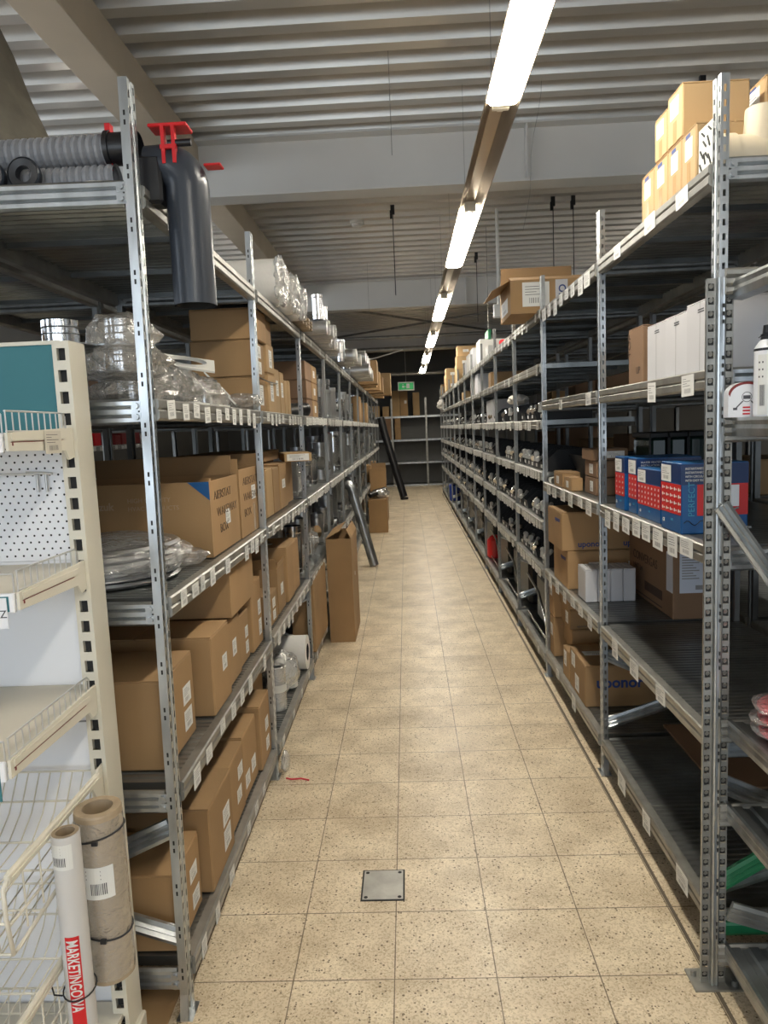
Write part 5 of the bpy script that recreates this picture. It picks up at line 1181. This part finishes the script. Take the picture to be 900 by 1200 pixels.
for i in range(8):
    y = 4.75+.55*i
    carton('cardboard_box', 'carton in the rear right row at mid height, %s from the front' % ORD[i], 1.60, 1.95, y, y+.4, RV[2 if i % 2 else 3]+.001, RV[2 if i % 2 else 3]+.2+.05*(i % 3), m='card_dark' if i % 3 else 'card')
# near unit: can, disc tin, red packs
t = thing('foam_can', 'white and red aerosol can with black cap at the right edge of the near shelf', 'aerosol can', (.897, 1.845, 1.601))
c_ = (.897, 1.845, 1.601)
MB().lathe([(0, 0), (.032, .0), (.033, .004), (.033, .165), (.031, .17), (.022, .184), (.018, .188)], c_, n=36).build('body', 'can_white', t)
MB().lathe([(.0334, .160), (.0334, .166)], c_, n=36).build('seam', 'black', t); MB().lathe([(.019, .185), (.019, .20), (.015, .202), (.013, .222), (.0, .223)], c_, n=24).build('cap', 'black', t)
curved_label(t, c_, .0336, -.15, .9, 1.601+.135, 1.601+.155, 'green', 'green_print', bars=False); curved_label(t, c_, .0336, -.35, 1.0, 1.601+.01, 1.601+.055, 'pinkprint', 'red_print', bars=False); curved_label(t, c_, .0336, -1.2, -.5, 1.601+.005, 1.601+.15, 'paper', 'small_print')
MB().tube([(.897-.035*cos(a), 1.825, 1.601+.19+.006*sin(a)) for a in [2*pi*i/12 for i in range(9)]], .0012, 4).build('wire_loop', 'black', t)
t = local('round_top_pack', 'white half-round pack with red border and tool picture behind the wide upright', 'package', (.862, 1.895, 1.602))
W_, H0, H1 = .046, .058, .030
arc = [(W_*cos(a), H0+H1*sin(a)) for a in [radians(q) for q in range(0, 181, 10)]]
MB().prism([(-W_, 0), (W_, 0)]+arc, (0, .014, 0), (0, -.014, 0)).build('pack', 'can_white', t)
rb_ = MB()
for (a, b), (c2, d2) in zip(arc, arc[1:]): rb_.quad((a, -.0146, b), (c2, -.0146, d2), (c2*.9, -.0146, d2-.006), (a*.9, -.0146, b-.006))
rb_.build('border', 'maroon', t)
pc = MB(); n = 16; cz_ = .050
for a in range(n):
    a0, a1 = 2*pi*a/n, 2*pi*(a+1)/n; pc.quad((.013*cos(a0), -.0146, cz_+.013*sin(a0)), (.013*cos(a1), -.0146, cz_+.013*sin(a1)), (.0115*cos(a1), -.0146, cz_+.0115*sin(a1)), (.0115*cos(a0), -.0146, cz_+.0115*sin(a0)))
pc.box(-.009, .009, -.0148, -.0142, cz_-.005, cz_+.004).tube([(-.01, -.0146, cz_-.01), (-.026, -.0146, cz_-.026)], .0015, 4).tube([(.01, -.0146, cz_-.01), (.024, -.0146, cz_-.024)], .0015, 4).box(-.034, -.024, -.0148, -.0142, cz_-.032, cz_-.026).box(.022, .036, -.0148, -.0142, cz_-.030, cz_-.024).build('picture', 'ink', t)
lp = MB(); [lp.box(-.010, .008, -.0148, -.0142, .006+.008*k, .010+.008*k) for k in range(3)]; lp.build('red_lines', 'red', t)
for i in range(3):
    t = thing('garment_pack', 'red garment in a clear bag stacked on the near right shelf, %s from the top' % ['third', 'second', 'first'][i], 'packed garment', (.962, 1.795, .792+.03*i), 'stack of bagged red garments')
    bag('garment', '', (.0, -.012, .018), (.098, .098, .0175), 80+i, 'pink', parent=t, amp=.08); bag('bag', '', (.0, 0, .018), (.11, .10, .016), 83+i, 'film', parent=t, amp=.12)
t = thing('garment_pack', 'slanted clear bagged pack behind the red garment stack', 'packed garment', (1.10, 1.855, .883)); bag('bag', '', (0, 0, .10), (.16, .04, .09), 90, 'film', parent=t)
MB().box(-.1, .1, -.01, .01, .03, .09).build('label', 'pink', t, loc=(0, 0, .0))

# ------------------------------------------------------------------ small-parts bins in the right-hand row
def bin_mesh(w, d, h):
    """open-fronted picking bin, its mouth towards -x"""
    mb = MB(); t = .003
    P = [(-d/2, h*.42), (-d/2+.03, h*.62), (-d*.22, h), (d/2, h), (d/2, 0), (-d/2+.012, 0)]
    for y in (-w/2, w/2-t):
        vs = [(a, yy, b) for yy in (y, y+t) for a, b in P]; n = 6
        mb.add(vs, [list(range(n)), list(range(n, 2*n))[::-1]]+[[i, (i+1) % n, n+(i+1) % n, n+i][::-1] for i in range(n)])
    mb.box(-d/2+.012, d/2, -w/2, w/2, 0, t); mb.box(d/2-t, d/2, -w/2, w/2, 0, h)
    mb.add([(-d/2+.012, -w/2, 0), (-d/2+.012, w/2, 0), (-d/2, w/2, h*.42), (-d/2, -w/2, h*.42), (-d/2+.016, -w/2, 0), (-d/2+.016, w/2, 0), (-d/2+.004, w/2, h*.42), (-d/2+.004, -w/2, h*.42)], [(0, 3, 2, 1), (4, 5, 6, 7), (3, 7, 6, 2)])
    return mb
bm0 = bin_mesh(.155, .30, .13)
bproto = None
ft = MB().tube([(-.155, -.05, .062), (-.13, .02, .072)], .015, 8).tube([(-.15, .045, .05), (-.145, .045, .10)], .016, 8).tube([(-.145, .03, .098), (-.145, .06, .098)], .018, 8).tube([(-.12, -.045, .075), (-.10, -.01, .10)], .014, 8)
nbin = 0
fm_ = None
lvn = ['lowest', 'second', 'third', 'fourth', 'fifth', 'sixth']
for k in range(2, 13):
    y0, y1 = ry[k]+.06, ry[k+1]-.05
    for li, zz in enumerate(FV[:6]):
        if li in (0, 5): continue
        if k >= 10 and li % 2: continue
        nn = 6; st = (y1-y0)/nn
        for q in range(nn):
            if rnd.random() < .15: continue
            lb = 'black open-fronted parts bin, %s shelf of the %s right bay' % (lvn[li], ORD[k]); gg = 'black parts bins, %s shelf, %s right bay' % (lvn[li], ORD[k])
            if bproto is None:
                bproto = bm0.build('parts_bin', 'bin'); o = bproto; c0 = ft.build('fittings', 'valve', o, loc=(0, 0, 0)); c0['kind'] = 'stuff'
                p_ = card_mb(Vector((-.152, .03, .015)), Vector((0, -1, 0)), Vector((0, 0, 1)), Vector((-1, 0, 0)), .05, .022, bars=False).build('bin_label', ['paper', 'ink'], o, loc=(0, 0, 0))
                kids = [c0, p_]; c1 = MB().tube([(-.15, -.03, .062), (-.13, .03, .075)], .020, 8).tube([(-.12, 0, .07), (-.12, .02, .10)], .018, 8).build('fittings', 'chrome', None); c1['kind'] = 'stuff'; COL.objects.unlink(c1)
            else:
                o = bproto.copy(); COL.objects.link(o)
                for c in ([kids[0] if rnd.random() < .6 else c1] if rnd.random() < .55 else [])+[kids[1]]: cc = c.copy(); cc.parent = o; COL.objects.link(cc)
            o.location = (.852+.155+rnd.uniform(0, .02), y0+st*(q+.5), zz+.002); o.rotation_euler = (0, 0, rnd.uniform(-.02, .02)); nbin += 1
            tag(o, lb, 'storage bin', gg)
# larger things at floor level and on the top levels of the far bays
for k in range(2, 9):
    y = ry[k]+.1
    t = thing('black_appliance', 'large dark glossy item with chrome edging on the lowest shelf of the %s right bay' % ORD[k], 'appliance part', (1.1, y+.5, FV[0]))
    MB().box(.95, 1.38, y, y+.85, FV[0]+.002, FV[0]+.36, b=.03).build('body', 'black', t)
    MB().tube([(.885, y, FV[0]+.06), (.885, y+.4, FV[0]+.30), (.885, y+.85, FV[0]+.34)], .010, 6).tube([(.885, y+.05, FV[0]+.04), (.885, y+.85, FV[0]+.05)], .008, 6).build('chrome_bar', 'chrome', t)
t = thing('red_canister', 'red rounded canister low on the right-hand row', 'canister', (.92, 8.0, FV[0]))
MB().lathe([(0, 0), (.07, 0), (.085, .02), (.085, .2), (.04, .25), (0, .26)], (.94, 8.02, FV[0]+.002), n=20).build('body', 'red', t)
tag(MB().lathe([(0, 0), (.1, 0), (.11, .02), (.12, .30), (.10, .32), (0, .32)], (.93, 14.4, FV[0]+.002), n=20).build('blue_bucket', 'blue_plastic'), 'small blue bucket at the far low end of the right-hand row', 'bucket')
for i, (y0, y1, z0, h, mm, lb) in enumerate([(7.4, 7.65, 1.965, .16, 'card', 'carton on the upper shelf of the far right bays'), (8.7, 9.1, 1.965, .24, 'white_box', 'pale carton on the upper shelf of the far right bays, nearer'), (9.3, 9.7, 1.965, .24, 'foam', 'pale carton on the upper shelf of the far right bays, farther'), (10.6, 11.2, 1.965, .13, 'card_light', 'low light carton on the upper shelf far along the right row'), (7.25, 7.9, 1.62, .23, 'white_box', 'wide pale carton between the bins on the right row')]):
    Rb(lb, .87, .35, y0, y1, z0, h, m=mm)
bag('plastic_bag', 'white bag bulging from the end of the right-hand row', (.86, 16.9, FV[5]+.13), (.12, .2, .12), 95, 'foam')
bag('plastic_bag', 'white crumpled bag on top of the bins in the fourth right bay', (.92, 6.0, FV[4]+.18), (.08, .16, .04), 96, 'foam')
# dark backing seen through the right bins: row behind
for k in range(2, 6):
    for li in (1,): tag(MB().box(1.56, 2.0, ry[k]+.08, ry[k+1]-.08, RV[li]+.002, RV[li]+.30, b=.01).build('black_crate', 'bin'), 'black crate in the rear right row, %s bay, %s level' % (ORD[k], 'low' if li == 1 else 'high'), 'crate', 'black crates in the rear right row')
# ------------------------------------------------------------------ goods in the rows left of the aisle row
for k in range(0, 5):
    for li, zz in enumerate(LV[:4]):
        for q in range(3):
            if rnd.random() < .3: continue
            y = ly[k]+.1+.42*q; h = rnd.uniform(.12, .30) if li not in (2,) else rnd.uniform(.1, .2)
            carton('cardboard_box', 'carton on the rear left row, %s shelf of the %s bay' % (lvn[li], ORD[k]), -1.75, -1.38, y, y+.34, zz+.001, zz+h, m=rnd.choice(['card', 'card_dark', 'bin']), group='cartons on the rear left row, %s shelf, %s bay' % (lvn[li], ORD[k]))
for k in range(5):
    for li, zz in enumerate([.15, .8, 1.2, 1.55, 1.9]):
        for q in range(6):
            y = 2.7+1.4*k+.21*q
            if rnd.random() < .2: continue
            o = MB().box(-.09, .09, -.085, .085, 0, rnd.uniform(.08, .2), b=.006).build('small_carton', rnd.choice(['maroon', 'paper', 'red', 'card', 'bin', 'blue_plastic']), None, loc=(-3.48, y, zz+.002)); tag(o, 'small coloured box across the neighbouring left aisle, %s shelf of the %s bay' % (lvn[li], ORD[k]), 'box', 'small boxes across the neighbouring aisle')

# ------------------------------------------------------------------ light
W = bpy.data.worlds.new('world'); S.world = W; W.use_nodes = True
bg = W.node_tree.nodes['Background']; bg.inputs[0].default_value = (.75, .87, 1, 1); bg.inputs[1].default_value = .5
def area(name, loc, rot, sx, sy, power, col):
    l = bpy.data.lights.new(name, 'AREA'); l.shape = 'RECTANGLE'; l.size = sx; l.size_y = sy; l.energy = power; l.color = col
    o = bpy.data.objects.new(name, l); COL.objects.link(o); o.location = loc; o.rotation_euler = rot; return o
for x in (-3.4, -.9, 2.2): area('shop_window_daylight', (x, -4.95, 1.9), (pi/2, 0, 0), 1.3, 2.2, 26, (.80, .90, 1))
for y in (-.5, 2.6, 5.7, 8.8):
    area('left_window_daylight', (X0+.06, y, 3.0), (0, -pi/2, 0), 1.0, 2.2, 20, (.78, .88, 1))
# lamps of the neighbouring aisles
for x, n_ in ((-2.65, 'left'), (3.6, 'right')):
    for i, y in enumerate((-2.5, .6, 3.7, 6.8, 9.9)):
        t = thing('fluorescent_batten', 'bare fluorescent batten over the neighbouring %s aisle, %s from the front' % (n_, ORD[i]), 'light fixture', (x, y, 3.1))
        MB().box(x-.03, x+.03, y-.76, y+.76, 3.13, 3.18).build('housing', 'housing', t); MB().tube([(x, y-.74, 3.10), (x, y+.74, 3.10)], .016, 10).box(x-.01, x+.01, y-.755, y-.74, 3.08, 3.14).box(x-.01, x+.01, y+.74, y+.755, 3.08, 3.14).build('lamp_tube', 'tube2', t)
        MB().tube([(x, y-.5, 3.18), (x, y-.5, 3.84)], .003, 5).tube([(x, y+.5, 3.18), (x, y+.5, 3.84)], .003, 5).build('hanging_wire', 'dull', t)
S.view_settings.view_transform = 'Standard'; S.view_settings.look = 'None'; S.view_settings.gamma = 1; S.view_settings.exposure = .82
S.view_settings.use_curve_mapping = False
S.cycles.use_denoising = True
S.cycles.max_bounces = 8; S.cycles.diffuse_bounces = 4; S.cycles.glossy_bounces = 4; S.cycles.transparent_max_bounces = 12
S.cycles.sample_clamp_indirect = 6
for o in S.objects:
    if '_w' in o: del o['_w']
    if '_d' in o: del o['_d']
